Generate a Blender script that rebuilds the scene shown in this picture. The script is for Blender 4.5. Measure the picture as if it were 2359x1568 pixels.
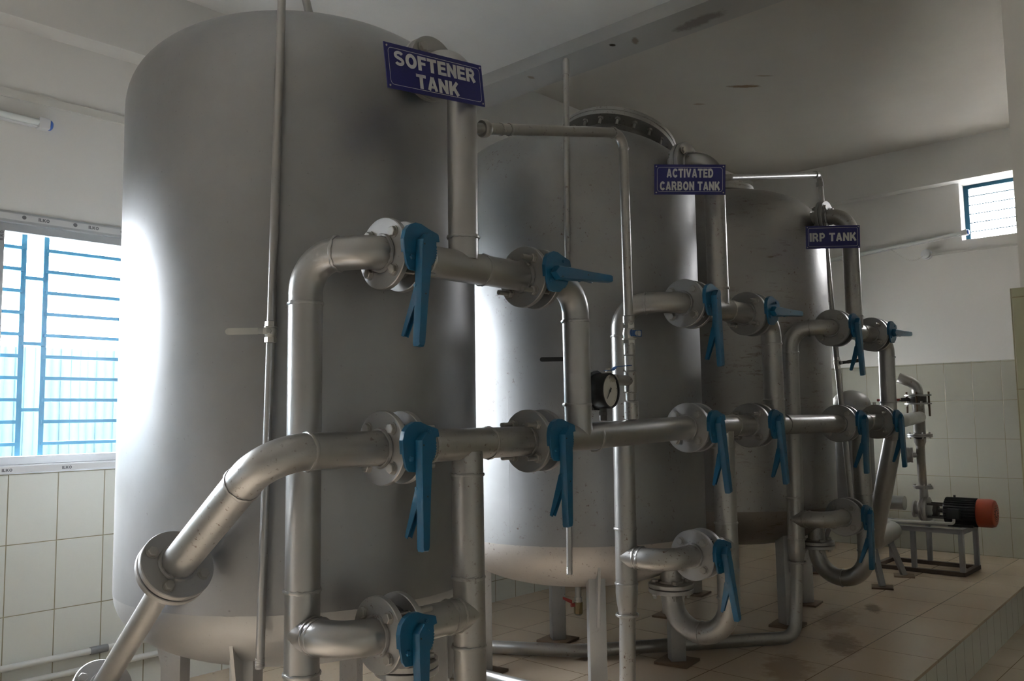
import bpy, bmesh, math, random
from mathutils import Vector, Matrix, noise
from math import sin, cos, pi, radians, sqrt, atan2
random.seed(7)
for o in list(bpy.data.objects): bpy.data.objects.remove(o)
sc = bpy.context.scene
COL = sc.collection
H = 1.15                      # height of the lens above the tiled plinth; heights below are given from lens level

# ---------------------------------------------------------------- camera
cam = bpy.data.cameras.new('camera'); camo = bpy.data.objects.new('camera', cam); COL.objects.link(camo)
cam.sensor_width = 36.0; cam.lens = 36.0 * 1944.36 / 2359.0; cam.clip_start = 0.05; cam.clip_end = 200
def cam_matrix(yaw, pitch, roll):
    cy, sy, cp, sp = cos(yaw), sin(yaw), cos(pitch), sin(pitch)
    f = Vector((cy*cp, sy*cp, sp)); r = Vector((sy, -cy, 0)); u = r.cross(f)
    r2 = r*cos(roll) + u*sin(roll); u2 = -r*sin(roll) + u*cos(roll)
    m = Matrix((r2, u2, -f)).transposed().to_4x4(); m.translation = Vector((0, 0, H)); return m
camo.matrix_world = cam_matrix(radians(42.567), radians(5.07), radians(-0.859))
sc.camera = camo

# ---------------------------------------------------------------- colour management, world, daylight
vs = sc.view_settings
sc.display_settings.display_device = 'sRGB'
vs.view_transform = 'Standard'; vs.look = 'None'; vs.gamma = 1.0; vs.use_curve_mapping = False
vs.exposure = 1.05
w = bpy.data.worlds.new('daylight'); sc.world = w; w.use_nodes = True
wn = w.node_tree.nodes; wl = w.node_tree.links; bg = wn['Background']
tc = wn.new('ShaderNodeTexCoord'); sp = wn.new('ShaderNodeSeparateXYZ'); wl.new(tc.outputs['Generated'], sp.inputs[0])
cr = wn.new('ShaderNodeValToRGB'); wl.new(sp.outputs['Z'], cr.inputs[0])
cr.color_ramp.elements[0].position = 0.0; cr.color_ramp.elements[0].color = (0.965, 0.97, 1.0, 1)
cr.color_ramp.elements[1].position = 0.5; cr.color_ramp.elements[1].color = (0.95, 0.965, 1.0, 1)
wl.new(cr.outputs[0], bg.inputs[0])
mr = wn.new('ShaderNodeMapRange'); wl.new(sp.outputs['Z'], mr.inputs['Value'])
mr.inputs['From Min'].default_value = 0.05; mr.inputs['From Max'].default_value = .75
mr.inputs['To Min'].default_value = 12.0; mr.inputs['To Max'].default_value = 80.0      # brighter cloud overhead than at the horizon
gm = wn.new('ShaderNodeMapRange'); wl.new(sp.outputs['Z'], gm.inputs['Value'])      # ground below the horizon is darker than the sky
gm.inputs['From Min'].default_value = -.03; gm.inputs['From Max'].default_value = .01; gm.inputs['To Min'].default_value = .22; gm.inputs['To Max'].default_value = 1.0
mm = wn.new('ShaderNodeMath'); mm.operation = 'MULTIPLY'; wl.new(mr.outputs[0], mm.inputs[0]); wl.new(gm.outputs[0], mm.inputs[1])
wl.new(mm.outputs[0], bg.inputs[1])
def portal(name, loc, rot, sx, sy):
    l = bpy.data.lights.new(name, 'AREA'); l.shape = 'RECTANGLE'; l.size = sx; l.size_y = sy
    l.cycles.is_portal = True
    o = bpy.data.objects.new(name, l); COL.objects.link(o); o.location = (loc[0], loc[1], loc[2]+H); o.rotation_euler = rot
WIN1 = (-0.35, 2.95, -0.20, 0.843)        # x0, x1, z0, z1 in the window wall
WIN2 = (6.10, 7.00, -0.20, 0.843)
WIN3 = (1.10, 1.87, 1.36, 1.83)         # y0, y1, z0, z1 in the far wall
FILL_OPENING = (-2.66, -2.30, -1.38, 0.70)       # x0, x1, z0, z1 of the fill-light opening added behind the camera
YW, XF, XB, YR = 3.72, 7.45, -3.2, -3.0
portal('daylight_portal_1', ((WIN1[0]+WIN1[1])/2, YW+.21, .32), (-pi/2, 0, 0), WIN1[1]-WIN1[0], 1.04)
portal('daylight_portal_2', ((WIN2[0]+WIN2[1])/2, YW+.21, .32), (-pi/2, 0, 0), WIN2[1]-WIN2[0], 1.05)
portal('daylight_portal_4', ((FILL_OPENING[0]+FILL_OPENING[1])/2, YW+.21, -.34), (-pi/2, 0, 0), FILL_OPENING[1]-FILL_OPENING[0], FILL_OPENING[3]-FILL_OPENING[2])
portal('daylight_portal_3', (XF+.21, (WIN3[0]+WIN3[1])/2, (WIN3[2]+WIN3[3])/2), (0, pi/2, 0), .47, WIN3[1]-WIN3[0])

# ---------------------------------------------------------------- materials
def mat(name, base=(.5,.5,.5), metal=0., rough=.5, spec=.5, coat=0.):
    m = bpy.data.materials.new(name); m.use_nodes = True
    b = m.node_tree.nodes['Principled BSDF']
    b.inputs['Base Color'].default_value = (*base, 1); b.inputs['Metallic'].default_value = metal
    b.inputs['Roughness'].default_value = rough; b.inputs['Specular IOR Level'].default_value = spec
    b.inputs['Coat Weight'].default_value = coat
    return m
def nd(m, t): return m.node_tree.nodes.new(t)
def lk(m, a, b): m.node_tree.links.new(a, b)
def noise_tex(m, scale, detail=4, rough=.55, vec=None, stretch=None):
    n = nd(m, 'ShaderNodeTexNoise'); n.inputs['Scale'].default_value = scale; n.inputs['Detail'].default_value = detail
    n.inputs['Roughness'].default_value = rough
    if vec is None:
        g = nd(m, 'ShaderNodeNewGeometry'); vec = g.outputs['Position']
    if stretch:
        mp = nd(m, 'ShaderNodeMapping'); mp.inputs['Scale'].default_value = stretch; lk(m, vec, mp.inputs[0]); vec = mp.outputs[0]
    lk(m, vec, n.inputs['Vector']); return n.outputs['Fac']
def ramp(m, fac, a, b, ca=(0,0,0,1), cb=(1,1,1,1)):
    r = nd(m, 'ShaderNodeValToRGB'); r.color_ramp.elements[0].position = a; r.color_ramp.elements[1].position = b
    r.color_ramp.elements[0].color = ca; r.color_ramp.elements[1].color = cb; lk(m, fac, r.inputs[0]); return r.outputs[0]
def mixc(m, fac, a, b):
    x = nd(m, 'ShaderNodeMix'); x.data_type = 'RGBA'
    if hasattr(fac, 'links'): lk(m, fac, x.inputs[0])
    else: x.inputs[0].default_value = fac
    for v, i in ((a, 6), (b, 7)):
        if isinstance(v, tuple): x.inputs[i].default_value = (*v, 1)
        else: lk(m, v, x.inputs[i])
    return x.outputs[2]
def math_n(m, op, a, b=None, c=None):
    x = nd(m, 'ShaderNodeMath'); x.operation = op
    for i, v in enumerate((a, b, c)):
        if v is None: continue
        if isinstance(v, (int, float)): x.inputs[i].default_value = v
        else: lk(m, v, x.inputs[i])
    return x.outputs[0]
def bump(m, h, strength, dist=.002):
    b = nd(m, 'ShaderNodeBump'); b.inputs['Strength'].default_value = strength; b.inputs['Distance'].default_value = dist
    lk(m, h, b.inputs['Height']); lk(m, b.outputs[0], m.node_tree.nodes['Principled BSDF'].inputs['Normal'])

def aluminium_paint(name, base=(.47,.465,.45), rust=0., rough=.40, metal=.82, wave=.35):
    m = mat(name, base, metal, rough)
    P = m.node_tree.nodes['Principled BSDF']
    big = noise_tex(m, 2.3, 5, .6)
    c = mixc(m, ramp(m, big, .35, .7), tuple(v*.88 for v in base), tuple(min(1, v*1.06) for v in base))
    sp_ = noise_tex(m, 95, 3, .6)
    dirt = ramp(m, sp_, .69, .76)
    c = mixc(m, math_n(m, 'MULTIPLY', dirt, .45), c, (.12,.11,.10))
    mt = metal
    if rust > 0:
        a = noise_tex(m, 60, 4, .7); g = noise_tex(m, 3.5, 3, .6)
        f = math_n(m, 'MULTIPLY', ramp(m, a, .60, .68), ramp(m, g, .62-rust*.25, .72-rust*.1))
        c = mixc(m, f, c, (.10,.045,.02))
        lk(m, math_n(m, 'MULTIPLY_ADD', f, -metal, metal), P.inputs['Metallic'])
    lk(m, c, P.inputs['Base Color'])
    lk(m, math_n(m, 'MULTIPLY_ADD', noise_tex(m, 7, 4), .16, rough-.08), P.inputs['Roughness'])
    h = math_n(m, 'ADD', math_n(m, 'MULTIPLY', noise_tex(m, 3.0, 2), wave*6), math_n(m, 'MULTIPLY', noise_tex(m, 260, 2), .10))
    bump(m, h, .35, .002)
    return m
M = {}
M['tank'] = aluminium_paint('aluminium_tank_paint', (.355,.358,.365), .0, .40, .80)
M['tank_rust'] = aluminium_paint('aluminium_tank_paint_stained', (.37,.37,.37), .55, .50, .80)
M['pipe'] = aluminium_paint('aluminium_pipe_paint', (.45,.445,.44), .0, .33, .90, .1)
M['pipe_rust'] = aluminium_paint('aluminium_pipe_paint_rusty', (.42,.41,.395), .9, .36, .86, .1)
M['flange'] = aluminium_paint('aluminium_flange_paint', (.42,.415,.41), .15, .40, .88, .1)
M['bolt'] = mat('painted_bolt_steel', (.40,.385,.36), .8, .40)
M['plate'] = mat('rusty_base_plate', (.17,.115,.075), .2, .75)
M['leg'] = aluminium_paint('aluminium_leg_paint', (.46,.455,.45), .5, .45, .7, .1)
M['gasket'] = mat('black_rubber_seal', (.02,.02,.02), 0, .6)
M['body'] = mat('dark_cast_iron', (.10,.095,.09), .4, .55)
def blue_paint():
    m = mat('blue_enamel', (.004,.095,.20), 0, .34, .5, .2)
    P = m.node_tree.nodes['Principled BSDF']
    n = noise_tex(m, 160, 3)
    bump(m, n, .25, .001)
    return m
M['blue'] = blue_paint()
M['blue_plastic'] = mat('blue_plastic_sleeve', (.02,.09,.28), 0, .4)
M['chrome'] = mat('nickel_plated_brass', (.55,.53,.49), 1, .28)
M['brass'] = mat('worn_brass', (.22,.17,.10), 1, .45)
M['black'] = mat('black_gauge_case', (.008,.008,.009), 0, .45)
M['dial'] = mat('white_dial', (.62,.60,.55), 0, .5)
M['red'] = mat('red_handle', (.28,.03,.025), 0, .5)
M['sign_blue'] = mat('navy_sign_enamel', (.012,.012,.13), 0, .35)
M['sign_white'] = mat('white_sign_lettering', (.62,.62,.62), 0, .5)
M['lamp_body'] = mat('white_lamp_body', (.75,.76,.78), 0, .35)
M['lamp_tube'] = mat('frosted_lamp_tube', (.80,.83,.82), 0, .2)
M['lamp_cap'] = mat('blue_lamp_cap', (.06,.16,.55), 0, .3)
M['pvc'] = mat('white_pvc', (.66,.65,.61), 0, .4)
M['grey_pvc'] = mat('grey_coupling', (.22,.22,.22), 0, .5)
M['motor'] = mat('black_motor_paint', (.025,.027,.03), .1, .45)
M['orange'] = mat('orange_red_fan_cover', (.36,.055,.02), 0, .45)
M['stand'] = mat('grey_stand_paint', (.28,.28,.29), .3, .5)
M['stand_rust'] = mat('rusted_stand_rail', (.09,.065,.05), .2, .7)
M['grille'] = mat('blue_window_grille', (.014,.06,.10), 0, .6, .1)
M['fence'] = mat('blue_tarpaulin_sheeting', (.0125,.0225,.026), 0, .9, 0)
M['ground'] = mat('pale_yard_ground', (.70,.65,.58), 0, .9)
M['black_handle'] = mat('dark_handle', (.05,.05,.05), .2, .5)
def streaked(m):
    P = m.node_tree.nodes['Principled BSDF']; src = P.inputs['Base Color'].links[0].from_socket
    a = noise_tex(m, 9, 6, .7, stretch=(1,1,5)); g = noise_tex(m, 2.2, 3, .6)
    f = math_n(m, 'MULTIPLY', ramp(m, a, .56, .68), ramp(m, g, .44, .62)); f = math_n(m, 'MULTIPLY', f, .75)
    lk(m, mixc(m, f, src, (.13,.085,.045)), P.inputs['Base Color'])
    return m
M['tank_far'] = streaked(aluminium_paint('aluminium_tank_paint_streaked', (.37,.36,.35), .6, .42, .80))
M['dish'] = aluminium_paint('dull_dished_end_paint', (.43,.43,.43), .25, .44, .70)  # paler than the shell: bounce light from the floor put into the colour
M['dish_rust'] = aluminium_paint('dull_dished_end_paint_rusty', (.56,.52,.485), .8, .50, .42)  # paler, warmer base carries part of the floor bounce; rust is its own
M['dish_dark'] = streaked(aluminium_paint('dull_dished_end_paint_dark', (.30,.27,.24), .9, .50, .5))
M['pipe_scuffed'] = aluminium_paint('aluminium_pipe_paint_scuffed', (.47,.465,.46), .55, .33, .88, .1)
M['lever'] = mat('worn_steel_lever', (.50,.50,.47), .3, .45)
M['skin_weld'] = aluminium_paint('aluminium_weld', (.50,.49,.46), .2, .38, .85, 0)

def alu_frame():
    m = mat('anodised_window_frame', (.50,.51,.52), .6, .38); return m
M['frame'] = alu_frame()
M['frame_film'] = mat('peeling_protective_film', (.66,.66,.66), 0, .4)
M['film_print'] = mat('grey_film_print', (.16,.16,.17), 0, .5)
def glass():
    m = bpy.data.materials.new('thin_window_glass'); m.use_nodes = True; nt = m.node_tree; nt.nodes.clear()
    out = nt.nodes.new('ShaderNodeOutputMaterial'); mx = nt.nodes.new('ShaderNodeMixShader')
    tr = nt.nodes.new('ShaderNodeBsdfTransparent'); tr.inputs[0].default_value = (.965,.99,1,1)
    gl = nt.nodes.new('ShaderNodeBsdfGlossy'); gl.inputs['Roughness'].default_value = .02
    fr = nt.nodes.new('ShaderNodeFresnel'); fr.inputs[0].default_value = 1.4
    nt.links.new(fr.outputs[0], mx.inputs[0]); nt.links.new(tr.outputs[0], mx.inputs[1]); nt.links.new(gl.outputs[0], mx.inputs[2])
    nt.links.new(mx.outputs[0], out.inputs[0]); return m
M['glass'] = glass()

def spot(m, c, ang, rx, ry, col, strength=.8):
    """one irregular stain of fixed place and shape on a horizontal surface"""
    P = m.node_tree.nodes['Principled BSDF']
    if P.inputs['Base Color'].links: src = P.inputs['Base Color'].links[0].from_socket
    else: src = tuple(P.inputs['Base Color'].default_value)[:3]
    g = nd(m, 'ShaderNodeNewGeometry'); mp = nd(m, 'ShaderNodeMapping'); mp.vector_type = 'TEXTURE'
    mp.inputs['Location'].default_value = (c[0], c[1], 0); mp.inputs['Rotation'].default_value = (0, 0, ang); mp.inputs['Scale'].default_value = (rx, ry, 1000)
    lk(m, g.outputs['Position'], mp.inputs[0])
    ln = nd(m, 'ShaderNodeVectorMath'); ln.operation = 'LENGTH'; lk(m, mp.outputs[0], ln.inputs[0])
    d = math_n(m, 'ADD', ln.outputs['Value'], math_n(m, 'MULTIPLY_ADD', noise_tex(m, 14, 5, .7), 1.6, -.8))
    f = math_n(m, 'MULTIPLY', ramp(m, d, .55, 1.0, (1,1,1,1), (0,0,0,1)), strength)
    lk(m, mixc(m, f, src, col), P.inputs['Base Color']); return m
def plaster(name, base):
    m = mat(name, base, 0, .85)
    n = noise_tex(m, 1.2, 6, .65)
    c = mixc(m, ramp(m, n, .3, .75), tuple(v*.90 for v in base), base)
    s = noise_tex(m, 6, 5, .7)
    c = mixc(m, math_n(m, 'MULTIPLY', ramp(m, s, .70, .80), .35), c, (.30,.25,.18))
    lk(m, c, m.node_tree.nodes['Principled BSDF'].inputs['Base Color'])
    bump(m, noise_tex(m, 60, 4), .12, .002)
    return m
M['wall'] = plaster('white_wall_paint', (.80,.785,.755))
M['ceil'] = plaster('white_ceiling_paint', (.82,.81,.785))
M['ceil_far'] = plaster('dingy_ceiling_paint', (.60,.57,.52))  # white ceiling too; the far bay's dimmer light is put into its colour
M['beam'] = plaster('greyed_beam_paint', (.50,.495,.48))  # grey base stands for the shade on a white beam
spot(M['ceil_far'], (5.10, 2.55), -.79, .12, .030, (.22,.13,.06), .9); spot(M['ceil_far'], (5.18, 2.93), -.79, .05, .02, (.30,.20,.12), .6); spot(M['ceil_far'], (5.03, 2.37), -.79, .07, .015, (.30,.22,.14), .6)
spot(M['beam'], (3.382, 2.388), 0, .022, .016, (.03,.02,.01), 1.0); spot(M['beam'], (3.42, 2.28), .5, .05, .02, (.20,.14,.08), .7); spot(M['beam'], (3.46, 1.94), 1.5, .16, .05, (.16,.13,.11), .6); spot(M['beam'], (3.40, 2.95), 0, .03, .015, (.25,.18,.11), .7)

def tiles(name, u_axis, v_axis, u0, v0, du, dv, col, grout, joint=.003, rough=.22, top=None, paint=(.80,.785,.755), stain=None):
    """rectangular tiles laid in world axes; above height `top` the wall is plain paint"""
    m = mat(name, col, 0, rough); P = m.node_tree.nodes['Principled BSDF']
    g = nd(m, 'ShaderNodeNewGeometry'); s = nd(m, 'ShaderNodeSeparateXYZ'); lk(m, g.outputs['Position'], s.inputs[0])
    u = s.outputs[u_axis]; v = s.outputs[v_axis]
    fs = []; ids = []
    for q, q0, dq in ((u, u0, du), (v, v0, dv)):
        t = math_n(m, 'DIVIDE', math_n(m, 'SUBTRACT', q, q0), dq)
        fr = math_n(m, 'FRACT', t); ids.append(math_n(m, 'FLOOR', t))
        d = math_n(m, 'MULTIPLY', math_n(m, 'MINIMUM', fr, math_n(m, 'SUBTRACT', 1.0, fr)), dq)
        fs.append(d)
    d = math_n(m, 'MINIMUM', fs[0], fs[1])
    j = ramp(m, math_n(m, 'DIVIDE', d, joint), .35, .75, (1,1,1,1), (0,0,0,1))
    wn_ = nd(m, 'ShaderNodeTexWhiteNoise'); wn_.noise_dimensions = '2D'
    cb = nd(m, 'ShaderNodeCombineXYZ'); lk(m, ids[0], cb.inputs[0]); lk(m, ids[1], cb.inputs[1]); lk(m, cb.outputs[0], wn_.inputs['Vector'])
    c = mixc(m, wn_.outputs['Value'], tuple(x*.95 for x in col), col)
    if stain:
        n1 = noise_tex(m, 1.3, 2, .5); c = mixc(m, math_n(m, 'MULTIPLY', ramp(m, n1, .30, .72), .6), c, stain)
        n2 = noise_tex(m, 38, 5, .7); c = mixc(m, math_n(m, 'MULTIPLY', math_n(m, 'MULTIPLY', ramp(m, n2, .62, .70), ramp(m, n1, .50, .62)), .55), c, tuple(x*.35 for x in stain))
    c = mixc(m, j, c, grout)
    if top is not None:
        up = math_n(m, 'GREATER_THAN', s.outputs['Z'], top)
        c = mixc(m, up, c, paint)
        lk(m, math_n(m, 'MULTIPLY_ADD', up, .6, rough), P.inputs['Roughness'])
        j = math_n(m, 'MULTIPLY', j, math_n(m, 'SUBTRACT', 1.0, up))
    lk(m, c, P.inputs['Base Color'])
    bump(m, math_n(m, 'SUBTRACT', 1.0, j), .5, .0015)
    return m
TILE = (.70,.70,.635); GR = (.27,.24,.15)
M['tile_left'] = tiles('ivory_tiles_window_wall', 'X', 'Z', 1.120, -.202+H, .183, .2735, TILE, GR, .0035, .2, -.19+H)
M['tile_far'] = tiles('ivory_tiles_far_wall', 'Y', 'Z', 1.86, -.24+H, .207, .302, (.47,.46,.39), GR, .003, .22, .375+H)  # same ivory tile, colour darkened to stand for weaker light on this wall
M['tile_side'] = tiles('ivory_tiles_side_wall', 'X', 'Z', 0, -.24+H, .2, .3, TILE, GR, .003, .22, .375+H)
M['tile_face'] = tiles('ivory_tiles_plinth_face', 'X', 'Z', 4.60, -.6+H, .172, .9, TILE, (.20,.17,.11), .004, .25)
M['tile_column'] = tiles('olive_tiles_column', 'Y', 'Z', .25, -.24+H, .2, .3, (.40,.40,.27), GR, .003, .25)
M['floor'] = tiles('cream_floor_tiles', 'X', 'Y', 3.05, 2.77, .405, .385, (.58,.475,.37), (.18,.11,.055), .0035, .20, stain=(.50,.38,.26))
spot(M['floor'], (3.25, 2.53), -.6, .075, .03, (.20,.10,.045), .85); spot(M['floor'], (5.12, 1.88), .4, .14, .05, (.12,.07,.04), .6); spot(M['floor'], (4.25, 1.72), .4, .25, .10, (.20,.12,.07), .6); spot(M['floor'], (4.75, 1.95), .2, .30, .12, (.24,.15,.09), .5); spot(M['floor'], (3.7, 1.75), .4, .28, .12, (.26,.17,.10), .5)
M['floor_low'] = tiles('cream_lower_floor_tiles', 'X', 'Y', 0, 0, .4, .4, (.62,.54,.44), (.2,.14,.08), .003, .25, stain=(.36,.27,.18))

# ---------------------------------------------------------------- mesh tools
def V(p): return Vector(p)
def finish(bm, angle=38):
    bmesh.ops.recalc_face_normals(bm, faces=bm.faces)
    ca = radians(angle)
    for e in bm.edges:
        e.smooth = not (len(e.link_faces) == 2 and e.calc_face_angle(0) > ca)
    for f in bm.faces: f.smooth = True
def basis(d):
    d = V(d).normalized(); a = Vector((0,0,1)) if abs(d.z) < .9 else Vector((1,0,0))
    x = d.cross(a).normalized(); return x, d.cross(x).normalized(), d
def tube(bm, pts, r, seg=28, caps=True):
    pts = [V(p) for p in pts]; n = len(pts)
    rr = r if isinstance(r, (list, tuple)) else [r]*n
    T = []
    for i in range(n):
        a = pts[max(i-1, 0)]; b = pts[min(i+1, n-1)]; T.append((b-a).normalized())
    x, y, _ = basis(T[0]); rings = []
    for i in range(n):
        if i: 
            q = T[i-1].rotation_difference(T[i]); x = q @ x; y = q @ y
        s = 1.0
        rings.append([bm.verts.new(pts[i] + (x*cos(2*pi*k/seg) + y*sin(2*pi*k/seg))*rr[i]*s) for k in range(seg)])
    for i in range(n-1):
        for k in range(seg):
            bm.faces.new((rings[i][k], rings[i][(k+1)%seg], rings[i+1][(k+1)%seg], rings[i+1][k]))
    if caps:
        bm.faces.new(rings[0][::-1]); bm.faces.new(rings[-1])
def fillet(pts, rads, n=10):
    """polyline with rounded corners; rads[i] belongs to inner point i+1"""
    pts = [V(p) for p in pts]
    if not isinstance(rads, (list, tuple)): rads = [rads]*(len(pts)-2)
    out = [pts[0]]
    for i in range(1, len(pts)-1):
        p = pts[i]; a = (pts[i-1]-p).normalized(); b = (pts[i+1]-p).normalized(); th = a.angle(b)
        r = rads[i-1]
        if r <= 0 or th > pi-.02: out.append(p); continue
        t = r/math.tan(th/2); ct = p + (a+b).normalized()*(r/sin(th/2))
        s = p + a*t; e = p + b*t; v0 = s-ct; v1 = e-ct; ang = v0.angle(v1); ax = v0.cross(v1).normalized()
        for k in range(n+1): out.append(ct + Matrix.Rotation(ang*k/n, 3, ax) @ v0)
    out.append(pts[-1]); return out
def cyl(bm, a, b, r, seg=24, r2=None): tube(bm, [a, b], [r, r if r2 is None else r2], seg)
def lathe(bm, prof, origin=(0,0,0), d=(0,0,1), seg=48, close=True):
    """prof = [(radius, distance along d)]"""
    x, y, z = basis(d); o = V(origin); rings = []
    for r, h in prof:
        if r < 1e-6: rings.append([bm.verts.new(o + z*h)]); continue
        rings.append([bm.verts.new(o + z*h + (x*cos(2*pi*k/seg)+y*sin(2*pi*k/seg))*r) for k in range(seg)])
    for a, b in zip(rings, rings[1:]):
        for k in range(seg):
            k2 = (k+1)%seg
            if len(a) == 1 and len(b) == 1: continue
            if len(a) == 1: bm.faces.new((a[0], b[k2], b[k]))
            elif len(b) == 1: bm.faces.new((a[k], a[k2], b[0]))
            else: bm.faces.new((a[k], a[k2], b[k2], b[k]))
    if close:
        if len(rings[0]) > 1: bm.faces.new(rings[0][::-1])
        if len(rings[-1]) > 1: bm.faces.new(rings[-1])
def box(bm, c, s, rot=None, bev=0):
    m = Matrix.Translation(V(c)) @ (rot.to_4x4() if rot else Matrix.Identity(4)) @ Matrix.Diagonal((*s, 1))
    r = bmesh.ops.create_cube(bm, size=1, matrix=m)
    if bev:
        es = list({e for v in r['verts'] for e in v.link_edges})
        bmesh.ops.bevel(bm, geom=es, offset=bev, segments=2, affect='EDGES', profile=.6)
def bx(bm, x0, x1, y0, y1, z0, z1): box(bm, ((x0+x1)/2, (y0+y1)/2, (z0+z1)/2), (x1-x0, y1-y0, z1-z0))
def bead(bm, c, d, r, t=.0045, seg=44, amp=.35):
    """uneven weld bead running round a pipe"""
    x, y, z = basis(d); c = V(c); rings = []; k2 = 6; sd = random.random()*100
    for i in range(seg):
        a = 2*pi*i/seg; u = x*cos(a)+y*sin(a)
        q = t*(1 + amp*noise.noise(Vector((sd, i*.9, 0)))*2); off = t*amp*1.6*noise.noise(Vector((sd+9, i*.45, 0)))
        rings.append([bm.verts.new(c + z*off + u*(r + q*.75*cos(2*pi*j/k2)) + z*q*1.1*sin(2*pi*j/k2)) for j in range(k2)])
    for i in range(seg):
        A, B = rings[i], rings[(i+1)%seg]
        for j in range(k2): bm.faces.new((A[j], A[(j+1)%k2], B[(j+1)%k2], B[j]))
def hexa(bm, a, d, r, h, seg=6, rot=0.):
    x, y, z = basis(d); a = V(a)
    A = [bm.verts.new(a + (x*cos(rot+2*pi*k/seg)+y*sin(rot+2*pi*k/seg))*r) for k in range(seg)]
    B = [bm.verts.new(a + z*h*.86 + (x*cos(rot+2*pi*k/seg)+y*sin(rot+2*pi*k/seg))*r) for k in range(seg)]
    Cc = [bm.verts.new(a + z*h + (x*cos(rot+2*pi*k/seg)+y*sin(rot+2*pi*k/seg))*r*.86) for k in range(seg)]
    for P_, Q in ((A, B), (B, Cc)):
        for k in range(seg): bm.faces.new((P_[k], P_[(k+1)%seg], Q[(k+1)%seg], Q[k]))
    bm.faces.new(A[::-1]); bm.faces.new(Cc)
def prism(bm, poly, o, ux, uy, un, t):
    """polygon poly[(u,v)] at o, extruded by t along un"""
    o, ux, uy, un = V(o), V(ux), V(uy), V(un)
    A = [bm.verts.new(o + ux*u + uy*v) for u, v in poly]; B = [bm.verts.new(o + ux*u + uy*v + un*t) for u, v in poly]
    n = len(poly)
    for k in range(n): bm.faces.new((A[k], A[(k+1)%n], B[(k+1)%n], B[k]))
    bm.faces.new(A[::-1]); bm.faces.new(B)

# ---------------------------------------------------------------- scene-graph tools
def tag(o, label=None, cat=None, group=None, kind=None):
    if label: o['label'] = label
    if cat: o['category'] = cat
    if group: o['group'] = group
    if kind: o['kind'] = kind
    return o
def thing(name, label, cat, loc=(0,0,0), group=None, rz=0.):
    o = bpy.data.objects.new(name, None); COL.objects.link(o); o.location = (loc[0], loc[1], loc[2]+H); o.rotation_euler = (0,0,rz)
    o.empty_display_size = .1; return tag(o, label, cat, group)
def root_of(o):
    while o.parent: o = o.parent
    return o
def to_mesh(name, bm, material, angle=38):
    finish(bm, angle); me = bpy.data.meshes.new(name); bm.to_mesh(me); bm.free()
    for mm in (material if isinstance(material, list) else [material]): me.materials.append(mm)
    return me
def part(name, bm, material, parent=None, label=None, angle=38, local=False):
    """geometry is drawn in lens-level world coordinates unless local=True"""
    if not local:
        off = Vector((0,0,H))
        if parent: off = off - root_of(parent).location
        for v in bm.verts: v.co += off
    o = bpy.data.objects.new(name, to_mesh(name, bm, material, angle)); COL.objects.link(o)
    if parent: o.parent = parent
    if label: o['label'] = label
    return o
def inst(name, me, parent, loc=(0,0,0), rot=(0,0,0), label=None):
    o = bpy.data.objects.new(name, me); COL.objects.link(o); o.parent = parent; o.location = loc; o.rotation_euler = rot
    if label: o['label'] = label
    return o
def struct(name, bm, material, label=None, cat=None, parent=None):
    o = part(name, bm, material, parent, angle=30)
    if not parent: o['kind'] = 'structure'
    if label: o['label'] = label
    if cat: o['category'] = cat
    return o
def new(): return bmesh.new()

# ---------------------------------------------------------------- the setting
bm = new(); bx(bm, XB, XF, YR, YW, -1.48, -1.38); struct('floor', bm, M['floor_low'], 'cream tiled lower floor beside the raised plinth', 'floor')
# raised tiled plinth; its front edge runs very slightly out of square
def plinth_y(x): return 1.266 + (x-3.87)*.0376
bm = new()
x0, x1 = -.6, XF
top = [(x0, plinth_y(x0)), (x1, plinth_y(x1)), (x1, YW), (x0, YW)]
prism(bm, top, (0,0,-1.165), (1,0,0), (0,1,0), (0,0,1), .015)
o = struct('floor_plinth', bm, M['floor'], 'raised cream tiled plinth that carries the tanks', 'floor'); o.name = 'floor_2'
bm = new(); e = .006
top2 = [(x0+e, plinth_y(x0)+e), (x1, plinth_y(x1)+e), (x1, YW), (x0+e, YW)]
prism(bm, top2, (0,0,-1.385), (1,0,0), (0,1,0), (0,0,1), .22)
struct('trim_1', bm, M['tile_face'], 'ivory tiled side of the raised plinth', 'plinth')
bm = new(); bx(bm, XB, 3.31, YR, YW, 1.92, 2.3); struct('ceiling', bm, M['ceil'], 'white painted ceiling of the near bay', 'ceiling')
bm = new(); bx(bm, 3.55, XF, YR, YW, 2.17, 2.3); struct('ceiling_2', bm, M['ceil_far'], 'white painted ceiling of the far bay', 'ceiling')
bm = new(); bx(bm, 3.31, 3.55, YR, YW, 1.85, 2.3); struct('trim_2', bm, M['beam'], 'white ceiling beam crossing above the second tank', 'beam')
bm = new(); bx(bm, XB, 3.31, 3.60, YW, 1.60, 1.93); bx(bm, 3.31, XF, 3.60, YW, 1.60, 2.18)
struct('trim_3', bm, M['wall'], 'white beam running along the window wall', 'beam')
bm = new(); bx(bm, XF-.12, XF, YR, 3.6, 1.83, 2.18); struct('trim_4', bm, M['wall'], 'white beam running along the far wall', 'beam')
def wall_with_holes(bm, axis, at, thick, lo, hi, z0, z1, holes):
    """wall perpendicular to `axis`; holes = [(a0,a1,b0,b1)]"""
    cuts = sorted(holes); a = lo
    def put(a0, a1, b0, b1):
        if a1-a0 < 1e-4 or b1-b0 < 1e-4: return
        if axis == 'y': bx(bm, a0, a1, min(at, at+thick), max(at, at+thick), b0, b1)
        else: bx(bm, min(at, at+thick), max(at, at+thick), a0, a1, b0, b1)
    for a0, a1, b0, b1 in cuts:
        put(a, a0, z0, z1); put(a0, a1, z0, b0); put(a0, a1, b1, z1); a = a1
    put(a, hi, z0, z1)
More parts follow.
